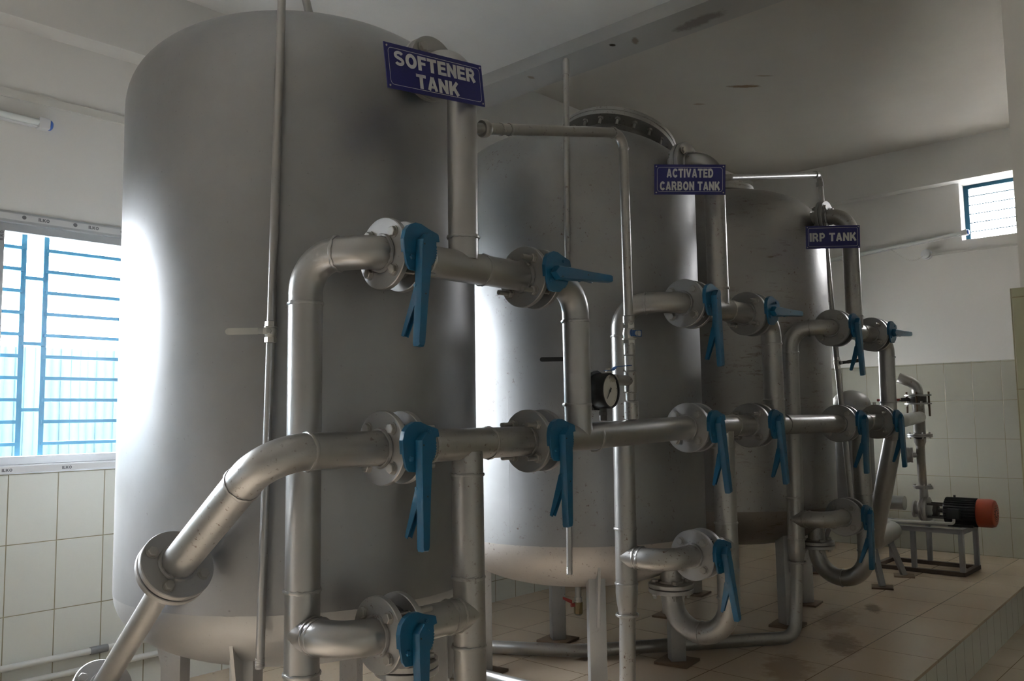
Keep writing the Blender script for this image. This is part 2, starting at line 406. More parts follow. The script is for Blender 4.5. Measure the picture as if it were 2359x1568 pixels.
bm = new(); wall_with_holes(bm, 'y', YW, .2, XB-.2, XF+.2, -1.48, 2.3, [WIN1, WIN2, FILL_OPENING]); struct('wall_left', bm, M['tile_left'])
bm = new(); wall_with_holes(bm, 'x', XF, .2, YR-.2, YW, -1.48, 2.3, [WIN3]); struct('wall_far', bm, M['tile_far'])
bm = new(); wall_with_holes(bm, 'x', XB, -.2, YR-.2, YW, -1.48, 2.3, []); struct('wall_back', bm, M['wall'])
bm = new(); wall_with_holes(bm, 'y', YR, -.2, XB, XF, -1.48, 2.3, []); struct('wall_right', bm, M['tile_side'])
# column on the right
bm = new(); bx(bm, 3.16, 3.52, .16, .628, -1.38, 1.92); struct('trim_5', bm, M['wall'], 'white column at the right edge', 'column')
bm = new(); bx(bm, 3.13, 3.55, .13, .653, -1.38, .39); struct('trim_6', bm, M['tile_column'], 'pale olive tile cladding round the foot of the column', 'column cladding')

# outside
bm = new(); bx(bm, -30, 40, YW+.3, 40, -2.0, -1.9); o = part('yard_ground', bm, M['ground']); tag(o, kind='structure'); o.name = 'floor_yard'
bm = new()
n = 120; prof = [(-4 + 8.5*i/n, .02*sin(i*1.3)) for i in range(n+1)]
A = [(x, 7.6+y) for x, y in prof]; 
for (xa, ya), (xb, yb) in zip(A, A[1:]):
    v = [bm.verts.new(q) for q in ((xa, ya, -1.9), (xb, yb, -1.9), (xb, yb, .62), (xa, ya, .62))]; bm.faces.new(v)
o = part('sheet_fence', bm, M['fence']); tag(o, 'pale blue corrugated sheeting seen through the large window', 'fence')
md = o.modifiers.new('thickness', 'SOLIDIFY'); md.thickness = .01

bm = new(); bx(bm, WIN2[0]-.9, WIN2[1]+2.0, YW+.2, YW+3.4, .90, 1.0); struct('trim_7', bm, M['wall'], 'deep concrete veranda roof outside the far end of the window wall', 'veranda roof')  # out of view, added to keep high sky out of the second window
bm = new(); bx(bm, XF+.2, XF+.9, -.1, 2.6, 1.88, 1.95); struct('trim_8', bm, M['wall'], 'concrete sunshade outside the small high window', 'sunshade')  # added out of view so less zenith light enters the high window
# windows
def glyph_strokes(ch):
    """heavy grotesque capitals on a unit-high cell: (width, [(polyline, thickness)])"""
    T_, U = .27, .22
    def arc(cx, cy, rx, ry, a0, a1, n=14): return [(cx+rx*cos(radians(a0+(a1-a0)*k/n)), cy+ry*sin(radians(a0+(a1-a0)*k/n))) for k in range(n+1)]
    G = {
     'I': (.27, [([(.135, 0), (.135, 1)], T_)]),
     'L': (.66, [([(.135, 0), (.135, 1)], T_), ([(.135, U/2), (.66, U/2)], U)]),
     'T': (.78, [([(.39, 0), (.39, 1)], T_), ([(0, 1-U/2), (.78, 1-U/2)], U)]),
     'E': (.70, [([(.135, 0), (.135, 1)], T_), ([(.1, 1-U/2), (.70, 1-U/2)], U), ([(.1, .51), (.65, .51)], U*.9), ([(.1, U/2), (.71, U/2)], U)]),
     'F': (.66, [([(.135, 0), (.135, 1)], T_), ([(.1, 1-U/2), (.67, 1-U/2)], U), ([(.1, .50), (.60, .50)], U*.9)]),
     'N': (.80, [([(.125, 0), (.125, 1)], .25), ([(.675, 0), (.675, 1)], .25), ([(.13, .90), (.67, .10)], .24)]),
     'K': (.86, [([(.135, 0), (.135, 1)], T_), ([(.22, .36), (.72, .985)], .24), ([(.40, .56), (.76, .015)], .27)]),
     'A': (.86, [([(.13, .01), (.42, .97)], .24), ([(.73, .01), (.44, .97)], .24), ([(.2, .27), (.66, .27)], .18)]),
     'V': (.84, [([(.12, .99), (.41, .04)], .24), ([(.72, .99), (.43, .04)], .24)]),
     'O': (.90, [(arc(.45, .5, .315, .385, 0, 360, 40), .25)]),
     'C': (.84, [(arc(.45, .5, .315, .385, 38, 322, 34), .25)]),
     'D': (.82, [([(.135, 0), (.135, 1)], T_), ([(.135, 1-U/2), (.38, 1-U/2)] + arc(.38, .5, .305, .39, 90, -90, 20) + [(.135, U/2)], .24)]),
     'P': (.74, [([(.135, 0), (.135, 1)], T_), ([(.135, 1-.105), (.40, 1-.105)] + arc(.40, .675, .215, .22, 90, -90, 14) + [(.135, .455)], .21)]),
     'R': (.84, [([(.135, 0), (.135, 1)], T_), ([(.135, 1-.105), (.44, 1-.105)] + arc(.44, .69, .21, .205, 90, -90, 14) + [(.135, .485)], .21), ([(.46, .46), (.72, .01)], .27)]),
     'B': (.80, [([(.135, 0), (.135, 1)], T_), ([(.135, 1-.10), (.42, 1-.10)] + arc(.42, .72, .20, .18, 90, -90, 12) + [(.135, .53)], .20), ([(.135, .53), (.45, .53)] + arc(.45, .315, .22, .212, 90, -90, 12) + [(.135, .105)], .21)]),
     'S': (.78, [(arc(.39, .715, .27, .185, 25, 180, 14) + arc(.39, .70, .27, .17, 190, 255, 5) + arc(.39, .30, .27, .19, 75, -5, 6) + arc(.39, .285, .27, .185, -10, -155, 14), .215)]),
     ' ': (.36, []),
    }
    return G[ch]
def text_mesh(body, size, extrude=.0004, bold=0., sx=1., spacing=.09):
    bm = bmesh.new(); x = 0
    def ribbon(pl, t):
        closed = (Vector(pl[0]) - Vector(pl[-1])).length < 1e-4
        n = len(pl); L = []
        for k in range(n):
            a = Vector(pl[k-1] if k else (pl[-2] if closed else pl[0])); b = Vector(pl[k+1] if k < n-1 else (pl[1] if closed else pl[-1]))
            d = (b-a).normalized(); m = Vector((-d.y, d.x)); sc_ = 1.
            if 0 < k < n-1:
                d0 = (Vector(pl[k])-Vector(pl[k-1])).normalized(); sc_ = 1/max(.6, d.dot(d0))
            p = Vector(pl[k]); L.append((p + m*t/2*sc_, p - m*t/2*sc_))
        for (a0, a1), (b0, b1) in zip(L, L[1:]):
            q = [((x + p.x)*size*sx, (p.y-.5)*size) for p in (a0, a1, b1, b0)]
            A = [bm.verts.new((u, v, 0)) for u, v in q]; B = [bm.verts.new((u, v, extrude)) for u, v in q]
            for i in range(4): bm.faces.new((A[i], A[(i+1) % 4], B[(i+1) % 4], B[i]))
            bm.faces.new(A[::-1]); bm.faces.new(B)
    for ch in body:
        w_, st = glyph_strokes(ch)
        for pl, t in st: ribbon(pl, t*(1+bold))
        x += w_ + spacing
    tot = (x - spacing)*size*sx
    for v in bm.verts: v.co.x -= tot/2
    bmesh.ops.remove_doubles(bm, verts=bm.verts, dist=1e-7)
    bmesh.ops.recalc_face_normals(bm, faces=bm.faces)
    me = bpy.data.meshes.new(body); bm.to_mesh(me); bm.free(); return me
def place_text(name, body, size, parent, loc, right, up, material, bold=0., sx=1., spacing=.09, ext=.0004):
    me = text_mesh(body, size, ext, bold, sx, spacing); me.materials.append(material)
    o = bpy.data.objects.new(name, me); COL.objects.link(o)
    r = V(right).normalized(); u = V(up).normalized(); n = r.cross(u)
    m = Matrix((r, u, n)).transposed().to_4x4(); m.translation = V(loc) + Vector((0,0,H)) - root_of(parent).location
    o.matrix_local = m; o.parent = parent; return o
def window_long(name, x0, x1, z0, z1, label, film=False, stiles=()):
    t = thing(name, label, 'window', (x0, YW, z0)); t['kind'] = 'structure'
    f = new(); y0, y1 = YW-.012, YW+.05; w_ = .043
    for a in ((x0, x1, z1-w_, z1), (x0, x1, z0, z0+.035), (x0, x0+.045, z0+.035, z1-w_), (x1-.045, x1, z0+.035, z1-w_)): bx(f, a[0], a[1], y0, y1, a[2], a[3])
    fr = part('window_frame', f, M['frame'], t)
    s = new(); y0, y1 = YW+.002, YW+.035
    cuts = [x0+.045] + list(stiles) + [x1-.045]
    for j_, (a, b) in enumerate(zip(cuts, cuts[1:])):
        dy = 0 if j_ % 2 else .012
        zt = z1-w_; zb = z0+.035
        for q in ((a, b, zt-.032, zt-.001), (a, b, zb+.001, zb+.032), (a, a+.040, zb+.032, zt-.032), (b-.034, b, zb+.032, zt-.032)): bx(s, q[0], q[1], y0+dy, y1+dy, q[2], q[3])
    part('window_sash', s, M['frame'], t)
    g = new(); bx(g, x0+.05, x1-.05, YW+.022, YW+.026, z0+.05, z1-.06); part('window_pane', g, M['glass'], t)
    gr = new(); yg = YW+.12; zb, zt = z0, z1
    xs = []; x = x0+.13+.5*0
    if film: x = 1.183-.50*4
    while x < x1-.1: xs += [x, x+.086]; x += .50
    for x in xs: bx(gr, x-.010, x+.010, yg-.004, yg+.004, zb, zt)
    edges = [x0] + xs + [x1]
    for i in range(0, len(edges)-1):
        a, b = edges[i], edges[i+1]
        if i % 2 == 0: zz = [.725-.0902*k for k in range(11)]
        else: zz = [.601-.274*k for k in range(4)]
        for z in zz:
            if zb < z < zt: bx(gr, a, b, yg-.009, yg+.009, z-.007, z+.007)
    part('window_grille', gr, M['grille'], t)
    if film:
        fm = new(); prism(fm, [(x0+.01, z1-.032), (1.5, z1-.034), (1.9, z1-.030), (x1, z1-.031), (x1, z1-.008), (2.0, z1-.006), (1.6, z1-.009), (x0, z1-.006)], (0, YW-.0125, 0), (1,0,0), (0,0,1), (0,-1,0), .0006)
        prism(fm, [(x0, z0+.006), (1.33, z0+.004), (1.5, z0+.009), (1.72, z0+.006), (x1, z0+.005), (x1, z0+.030), (1.55, z0+.026), (1.4, z0+.03), (x0, z0+.028)], (0, YW-.0125, 0), (1,0,0), (0,0,1), (0,-1,0), .0006)
        fl = part('protective_film', fm, M['frame_film'], t)
        yy = YW-.0135
        for i, x in enumerate((1.19, 1.385, 1.58, 1.79)):
            d = new(); lathe(d, [(.008, 0), (.008, .0005)], (x-.052, yy, z1-.019), (0,-1,0), 20); part('film_logo', d, M['film_print'], fl)
            place_text('film_lettering', 'ILKO', .0135, fl, (x+.022, yy, z1-.020), (1,0,-.03), (0,0,1), M['film_print'], 0, 1.05)
        for x in (1.11, 1.33, 1.6):
            place_text('film_lettering', 'ILKO', .012, fl, (x, yy, z0+.016), (1,0,0), (0,0,1), M['film_print'], 0, 1.05)
        place_text('film_lettering', 'ILKO', .0125, fl, (1.064, YW+.0012, z1-.10), (0,0,1), (-1,0,0), M['film_print'], 0, 1.05)
    return t
window_long('window_1', *WIN1, 'long barred sliding window left of the nearest tank', True, (.06, 1.038, 1.75))
window_long('window_2', *WIN2, 'barred window at the far end of the window wall', False, (6.2,))
def window_end(name, axis_x, y0, y1, z0, z1, label, sgn):
    t = thing(name, label, 'window', (axis_x, y0, z0)); t['kind'] = 'structure'
    xf = axis_x + sgn*.14
    f = new()
    for a in ((y0, y1, z1-.03, z1), (y0, y1, z0, z0+.02), (y0, y0+.03, z0+.02, z1-.03), (y1-.035, y1, z0+.02, z1-.03)): bx(f, xf-.015, xf+.015, *a)
    part('window_frame', f, M['grille'], t)
    g = new(); n = max(2, int(round((z1-z0)/.085)))
    for k in range(1, n): 
        z = z0+.01+(z1-z0-.03)*k/n; bx(g, xf-.004, xf+.004, y0, y1, z-.0035, z+.0035)
    part('window_grille', g, M['grille'], t)
window_end('window_3', XF, *WIN3, 'small high barred window at the right end of the far wall', 1)


bm = new(); x0, x1, z0, z1 = FILL_OPENING
for q in ((x0, x0+.05), (x1-.05, x1)): bx(bm, q[0], q[1], YW-.01, YW+.2, z0, z1)
bx(bm, x0, x1, YW-.01, YW+.2, z1-.05, z1)
struct('door_1', bm, M['grille'], 'open doorway in the window wall, behind the camera', 'door')  # unseen opening, put in to let fill light onto the nearest tank
# ---------------------------------------------------------------- shared small meshes
PR = .0445; FR = .095; FT = .018; GAP = .046
def flange_bm(c, d, r=FR, rp=PR, t=FT, holes=False, bm=None, weld=0):
    """ring plate centred on c, back to c+d*t; weld on side -1 / +1"""
    bm = bm or new(); d = V(d).normalized()
    lathe(bm, [(rp-.004, 0), (r-.002, 0), (r, .002), (r, t-.002), (r-.002, t), (rp-.004, t)], c, d, 56)
    if weld: bead(bm, V(c) + (d*(t+.003) if weld > 0 else -d*.003), d, rp+.003, .006, 44, .3)
    return bm
def bolt_mesh():
    """origin at the middle of the joint; head at -x, thread at +x"""
    b = new(); h = FT+GAP/2
    lathe(b, [(.0165, 0), (.0165, .0025)], (-h-.0025, 0, 0), (1,0,0), 20)
    hexa(b, (-h-.0025, 0, 0), (-1,0,0), .0135, .010, rot=.3)
    cyl(b, (-h, 0, 0), (h+.055, 0, 0), .0072, 12)
    lathe(b, [(.0165, 0), (.0165, .0025)], (h, 0, 0), (1,0,0), 20)
    hexa(b, (h+.0025, 0, 0), (1,0,0), .0135, .012, rot=.8)
    return to_mesh('flange_bolt', b, M['bolt'])
def short_bolt_mesh(h):
    b = new()
    hexa(b, (-h, 0, 0), (-1,0,0), .0135, .010, rot=.3); lathe(b, [(.0165, 0), (.0165, .0025)], (-h-.001, 0, 0), (1,0,0), 20)
    cyl(b, (-h, 0, 0), (h+.022, 0, 0), .0072, 12); hexa(b, (h, 0, 0), (1,0,0), .0135, .012, rot=.8)
    return to_mesh('flange_bolt_short', b, M['bolt'])
BOLT = bolt_mesh(); SBOLT = short_bolt_mesh(.024)
def body_mesh():
    b = new(); x0 = FT
    lathe(b, [(.040, 0), (.060, 0), (.064, .004), (.064, GAP-.004), (.060, GAP), (.040, GAP)], (x0, 0, 0), (1,0,0), 40)
    lathe(b, [(.062, .0), (.062, .003)], (x0-.0003, 0, 0), (1,0,0), 40)
    cyl(b, (x0+GAP/2, -.055, 0), (x0+GAP/2, -.098, 0), .018, 20)
    box(b, (x0+GAP/2, -.097, 0), (.05, .008, .045), bev=.002)
    for a in (45, 135, 225, 315):
        cyl(b, (x0+.004, .066*cos(radians(a)), .066*sin(radians(a))), (x0+GAP-.004, .066*cos(radians(a)), .066*sin(radians(a))), .011, 12)
    return to_mesh('valve_body', b, M['body'])
def plate_mesh():
    b = new()
    pl = [(-.050,-.012), (-.052,.018), (-.047,.038), (-.036,.051), (-.018,.059), (0,.058), (.020,.050), (.046,.043), (.051,.040), (.054,.024), (.043,.023), (.043,.014)]
    for k in range(9):
        a = radians(12 - k*8.2); pl.append((.047*cos(a), .047*sin(a))); a -= radians(4.1); pl.append((.0425*cos(a), .0425*sin(a)))
    pl += [(.006,-.050), (-.020,-.052), (-.036,-.050), (-.044,-.040)]
    prism(b, pl, (0, .0, 0), (1,0,0), (0,0,1), (0,-1,0), .007)
    # folded rim along the upper left edge
    rim = [(-.050,-.012), (-.052,.018), (-.047,.038), (-.036,.051), (-.018,.059), (0,.058), (.020,.050)]
    for (a, c), (d, e_) in zip(rim, rim[1:]):
        prism(b, [(a, c), (d, e_), (d*.95, e_*.95), (a*.95, c*.95)], (0, .008, 0), (1,0,0), (0,0,1), (0,-1,0), .010)
    bmesh.ops.bevel(b, geom=[e for e in b.edges], offset=.0006, segments=1, affect='EDGES')
    lathe(b, [(.007, 0), (.007, .003), (.005, .005), (0, .005)], (-.030, -.007, -.022), (0,-1,0), 6)
    lathe(b, [(.005, 0), (.005, .003), (.004, .004), (0, .004)], (.022, -.007, .036), (0,-1,0), 12)
    return to_mesh('notch_plate', b, M['blue'])
def handle_mesh():
    b = new()
    out = [(0,.040), (.0210,.020), (.0205,-.045), (.0160,-.12), (.0125,-.245), (.0095,-.252), (-.0095,-.252), (-.0125,-.245), (-.0160,-.12), (-.0205,-.045), (-.0210,.020)]
    n = len(out); A = [b.verts.new((u, 0, v)) for u, v in out]; B = [b.verts.new((u*.96, -.016, v)) for u, v in out]; Cc = [b.verts.new((u*.78, -.021, v*.985)) for u, v in out]
    for P_, Q in ((A, B), (B, Cc)):
        for k in range(n): b.faces.new((P_[k], P_[(k+1)%n], Q[(k+1)%n], Q[k]))
    b.faces.new(A[::-1]); b.faces.new(Cc)
    cyl(b, (0, .002, 0), (0, -.008, 0), .020, 20)
    return to_mesh('handle', b, M['blue'])
def hole_mesh():
    b = new(); lathe(b, [(.0022, 0), (.0022, .0004)], (0,0,0), (0,-1,0), 12); return to_mesh('pin_hole', b, M['gasket'])
def trigger_mesh():
    b = new()
    poly = [(-.001,-.055), (.006,-.060), (.012,-.10), (.050,-.222), (.043,-.225), (-.002,-.125), (-.008,-.10)]
    prism(b, [(y, z) for y, z in poly], (-.0085, 0, 0), (0,1,0), (0,0,1), (1,0,0), .002)
    prism(b, [(y, z) for y, z in poly], (.0065, 0, 0), (0,1,0), (0,0,1), (1,0,0), .002)
    # web between the two cheeks, on the outer side
    v = [b.verts.new(q) for q in ((-.0085,.012,-.10), (.0085,.012,-.10), (.0085,.050,-.222), (-.0085,.050,-.222), (-.0085,.0145,-.0995), (.0085,.0145,-.0995), (.0085,.0525,-.221), (-.0085,.0525,-.221))]
    for f in ((0,1,2,3), (4,7,6,5), (0,4,5,1), (1,5,6,2), (2,6,7,3), (3,7,4,0)): b.faces.new([v[i] for i in f])
    cyl(b, (-.019, .0, -.098), (.019, .0, -.098), .0042, 10)
    return to_mesh('trigger', b, M['blue'])
BODY, PLATE, HANDLE, HOLE, TRIG = body_mesh(), plate_mesh(), handle_mesh(), hole_mesh(), trigger_mesh()
PLATE_Y = -.104
def butterfly(x, y, z, label, angle, flip, tilt=0.):
    """x = face of the first flange; angle turns the handle about the stem (0 = hanging)"""
    t = thing('butterfly_valve', label, 'valve', (x, y, z), 'blue handled butterfly valves on the pipework')
    inst('valve_body', BODY, t, label='dark cast iron body')
    pl = inst('notch_plate', PLATE, t, (FT+GAP/2, PLATE_Y, 0)); pl.scale = (1.14, 1, 1.12)
    h = inst('handle', HANDLE, t, (FT+GAP/2, PLATE_Y-.009, 0), (radians(tilt), radians(-angle), 0))
    inst('pin_hole', HOLE, h, (-.012, -.0212, .008)); inst('pin_hole', HOLE, h, (.002, -.0212, -.118))
    inst('trigger', TRIG, h)
    for a in (45, 135, 225, 315):
        inst('flange_bolt', BOLT, t, (FT+GAP/2, .070*cos(radians(a)), .070*sin(radians(a))), (radians(17*a % 60), 0, pi if flip else 0))
    return t

# ---------------------------------------------------------------- tanks
TX = [1.653, 3.139, 4.625]; TY = 2.484; TR = .584
Z_T, H_T, Z_B, H_B, NE = 1.0, .32, -.51, .25, 2.3
def head_z(r, bottom=True):
    q = (max(0, 1-(r/TR)**NE))**(1/NE)
    return Z_B - H_B*q if bottom else Z_T + H_T*q
ORD = ['nearest', 'middle', 'farthest']
SIGN = ['SOFTENER TANK', 'ACTIVATED CARBON TANK', 'IRP TANK']
def tank(i, legs):
    cx = TX[i]
    lab = ['large silver painted softener tank nearest the camera', 'silver activated carbon tank in the middle of the row', 'rust streaked silver tank farthest from the camera'][i]
    t = thing('filter_tank', lab, 'tank', (cx, TY, -1.15), 'silver pressure tanks in a row')
    mt = (M['tank'], M['tank_rust'], M['tank_far'])[i]
    prof = []
    N = 26
    for k in range(N+1):
        a = pi/2*(1-k/N); prof.append((TR*max(0, cos(a))**(2/NE), Z_B - H_B*sin(a)**(2/NE)))
    prof[0] = (0, Z_B-H_B)
    for z in (-.50, -.35, 0, .3, .6, .94): prof.append((TR, z))
    for k in range(N+1):
        a = pi/2*k/N; prof.append((TR*max(0, cos(a))**(2/NE), Z_T + H_T*sin(a)**(2/NE)))
    prof[-1] = (0, Z_T+H_T)
    cut = [(TR, -.525), (TR, -.50)]
    lowp = [q for q in prof if q[1] < -.526] + [cut[0]]; upp = [cut[0]] + [q for q in prof if q[1] > -.5251 and q[1] > -.51]
    b = new(); lathe(b, lowp, (cx, TY, 0), (0,0,1), 128, close=False)
    part('bottom_head', b, (M['dish'], M['dish_rust'], M['dish_dark'])[i], t, 'duller grey beige dished bottom', angle=60)
    b = new(); lathe(b, upp, (cx, TY, 0), (0,0,1), 128, close=False)
    sh = part('shell', b, mt, t, angle=60)
    for z in (-.525,):
        b = new(); bead(b, (cx, TY, z), (0,0,1), TR-.0014, .0017, 200, .3); part('weld_seam', b, mt, sh)
    for k, (za, zb) in enumerate(((-.52, .10),) if i == 1 else ()):
        a = radians(-170.1); b = new()
        pts = [(cx+(TR-.001)*cos(a), TY+(TR-.001)*sin(a), za+(zb-za)*j/24) for j in range(25)]
        tube(b, pts, [.0013*(1+.4*noise.noise(Vector((i, k, j*.7)))) for j in range(25)], 6)
        part('weld_seam', b, mt, sh)
    for a in legs:
        ar = radians(a); lx, ly = cx+.45*cos(ar), TY+.45*sin(ar); R_ = Matrix.Rotation(ar, 3, 'Z')
        zt = head_z(.47)+.035
        b = new(); zb = -1.138
        box(b, (lx, ly, (zt+zb)/2), (.070, .070, zt-zb), R_, .004)
        lg = part('leg', b, M['leg'], t)
        b = new(); box(b, (lx, ly, -1.144), (.16, .16, .012), Matrix.Rotation(radians(8), 3, 'Z'), .002); part('base_plate', b, M['plate'], lg, 'rusty square steel base plate')
        b = new(); rr = .45+.036
        poly = [(rr-.001, -.86), (rr+.008, -.86), (.555, head_z(.555)+.012), (.545, head_z(.545)+.02), (.52, head_z(.52)+.01), (rr-.001, head_z(rr)+.01)]
        prism(b, poly, V((cx, TY, 0)) + V((-sin(ar), cos(ar), 0))*(-.005), (cos(ar), sin(ar), 0), (0,0,1), (-sin(ar), cos(ar), 0), .010)
        part('gusset', b, M['leg'], lg)
    return t
LEGS = [(-144, -50, 126, 33), (-133, -43, 143, 53), (-116, -35, 154, 63)]
T = [tank(i, LEGS[i]) for i in range(3)]
def manhole(t, c, nrm, r, nb=20):
    n = V(nrm).normalized(); c = V(c)
    b = new(); lathe(b, [(r*.74, -.20), (r*.74, -.022), (r, -.022), (r, -.003), (r*.99, -.003), (r*.99, .003), (r, .003), (r, .020), (r*.97, .023), (0, .026)], c, n, 72, close=False)
    mh = part('manhole_cover', b, M['pipe_rust'], t, 'bolted round manhole cover')
    x, y, _ = basis(n); b0 = new()
    hexa(b0, (0,0,-.022), (0,0,-1), .013, .011); cyl(b0, (0,0,-.06), (0,0,.03), .007, 10); hexa(b0, (0,0,.021), (0,0,1), .013, .01)
    me = to_mesh('manhole_bolt', b0, M['bolt'])
    q = Vector((0,0,1)).rotation_difference(n)
    for k in range(nb):
        a = 2*pi*k/nb; p = c + (x*cos(a)+y*sin(a))*r*.90 + Vector((0,0,H)) - t.location
        o = inst('manhole_bolt', me, mh, p); o.rotation_mode = 'QUATERNION'; o.rotation_quaternion = q
manhole(T[1], (TX[1]+.345, TY-.035, 1.362), (sin(radians(21)), 0, cos(radians(21))), .30)
manhole(T[2], (TX[2]+.06, TY+.06, 1.345), (.05, .05, 1), .22)

# ---------------------------------------------------------------- pipework round each tank
ZU, ZB_, YM, YRI = .425, -.54, 1.715, 1.885
U1 = [1.371, 2.853, 4.296]; U2 = [1.918, 3.366, 4.850]
L1 = [1.365, 2.852, 4.323]; L2 = [1.924, 3.358, 4.862]; B1 = [1.353, 2.862, 4.332]
ZL = [-.078, -.057, -.066]
RX = [(1.253, 1.249), (2.700, 2.690), (4.178, 4.150)]        # x of the inlet riser at the top / bottom
RYY = [1.885, 1.90, 1.885]
adj = ['softener', 'activated carbon', 'farthest']
def pm(i): return M['pipe'] if i == 0 else M['pipe_rust']
def weld_list(b, items, r=PR):
    for c, d in items: bead(b, c, d, r+.0005)
def inlet_riser(i):
    rx, rxb = RX[i]; ry = RYY[i]
    labs = ['thick silver riser pipe standing before the softener tank, bent over to the upper left flange',
            'silver riser pipe with a bright left edge before the middle tank',
            'silver riser pipe before the farthest tank, elbowing along the floor']
    t = thing('riser_pipe', labs[i], 'pipe', (rxb, ry, -1.15), 'bent riser pipes on the left of each tank')
    b = new(); r = PR if i == 0 else .041
    zr = ZB_-.10
    hd_ = V((.40, -.917, 0)); e0 = V((rx, ry, ZU-.098)); e1 = V((rx, ry, ZU)) + hd_*.098
    up = [V((rxb, ry, zr))] + [V((rx, ry, ZU)) + hd_*(.098-.098*cos(pi/2*k/12)) + V((0, 0, -.098+.098*sin(pi/2*k/12))) for k in range(13)]
    q3 = V((U1[i]+.006, YM, ZU)); q1 = e1 + hd_*.045; q2 = q3 - V((.055, 0, 0))
    up += [e1*(1-u)**3 + q1*3*u*(1-u)**2 + q2*3*u*u*(1-u) + q3*u**3 for u in [k/10 for k in range(1, 11)]]
    tube(b, up, r, 32)
    br = fillet([(rxb, ry, ZB_), (rxb+.002, YM, ZB_), (B1[i]+.006, YM, ZB_)], .098, 14)
    tube(b, br, r, 32)
    # reducer
    lathe(b, [(r, 0), (r+.001, -.04), (r*.95, -.075), (.034, -.105), (.0305, -.125)], (rxb, ry, zr+.005), (0,0,1), 32)
    weld_list(b, [((rx, ry, ZU-.125), (0,0,1)), ((rxb, ry, ZB_+.105), (0,0,1)), ((rxb, ry, zr+.0), (0,0,1)),
                  (tuple(e1), tuple(hd_)), ((rxb+.002, ry-.052, ZB_), (0,1,0)), ((rxb+.003, ry-.072, ZB_), (.05,1,0)), ((rxb, ry, zr-.115), (0,0,1))][:7], r)
    if i == 0: lowpts = [(rxb, ry, zr-.11), (rxb, ry, -1.149)]
    elif i == 1: lowpts = fillet([(rxb, ry, zr-.11), (rxb-.015, ry, -1.115), (2.655, 2.62, -1.115), (2.60, 3.10, -1.115)], .07)
    else: lowpts = fillet([(rxb, ry, zr-.11), (rxb-.06, ry, -1.112), (3.22, 2.56, -1.112), (2.95, 3.02, -1.112)], [.075, .3])
    tube(b, lowpts, .0305, 24)
    p = part('pipe', b, M['pipe'] if i == 0 else M['pipe_rust'], t, angle=50)
    part('flange', flange_bm((U1[i], YM, ZU), (1,0,0), rp=r, weld=-1), M['flange'], t)
    part('flange', flange_bm((B1[i], YM, ZB_), (1,0,0), rp=r, weld=-1), M['flange'], t)
    return t
for i in range(3): inlet_riser(i)

ZN = [1.05, 1.065, 1.075]
def top_cross(i):
    cx = [1.667, 3.136, 4.622][i]
    labs = ['silver pipe rising behind the SOFTENER TANK sign to the top of the nearest tank',
            'silver pipe rising behind the ACTIVATED CARBON TANK sign',
            'silver pipe rising behind the IRP TANK sign']
    t = thing('top_inlet_pipe', labs[i], 'pipe', (cx, YM, ZU-.05), 'upright pipes leading to the tank tops')
    b = new()
    f1 = U1[i]+FT+GAP; f2 = U2[i]
    tube(b, [(f1+.010, YM, ZU), ((f1+f2)/2, YM, ZU), (f2+.006, YM, ZU)], PR, 32)
    zn = ZN[i]
    up = fillet([(cx, YM, ZU+.02), (cx, YM, zn), (cx, YM+.125, zn)], .105, 14)
    tube(b, up, PR-.0012, 32)
    weld_list(b, [((f1+.085, YM, ZU), (1,0,0)), ((cx+.075, YM, ZU), (1,0,0)), ((cx, YM, ZU+.085), (0,0,1)), ((cx, YM+.118, zn), (0,1,0))])
    p = part('pipe', b, pm(i), t, angle=50)
    part('flange', flange_bm((f1, YM, ZU), (1,0,0), weld=1), M['flange'], t)
    part('flange', flange_bm((f2, YM, ZU), (1,0,0), weld=-1), M['flange'], t)
    fy = YM+.118
    f = part('flange', flange_bm((cx, fy, zn), (0,1,0), weld=-1), M['flange'], t)
    for a in (45, 135, 225, 315):
        o = inst('flange_bolt', SBOLT, t, Vector((cx+.070*cos(radians(a)), fy+.020, zn+.070*sin(radians(a))+H)) - t.location, (0, 0, pi/2))
    # nozzle belongs to the tank
    b = new(); flange_bm((cx, fy+FT+.003, zn), (0,1,0), bm=b, weld=1)
    yy = TY - sqrt(TR**2 - (cx-TX[i])**2)
    tube(b, [(cx, fy+FT+.01, zn), (cx, TY-.40, zn)], PR, 32); bead(b, (cx, yy+.03, zn), (0,1,0), PR+.002, .006)
    part('inlet_nozzle', b, M['flange'], T[i])
for i in range(3): top_cross(i)

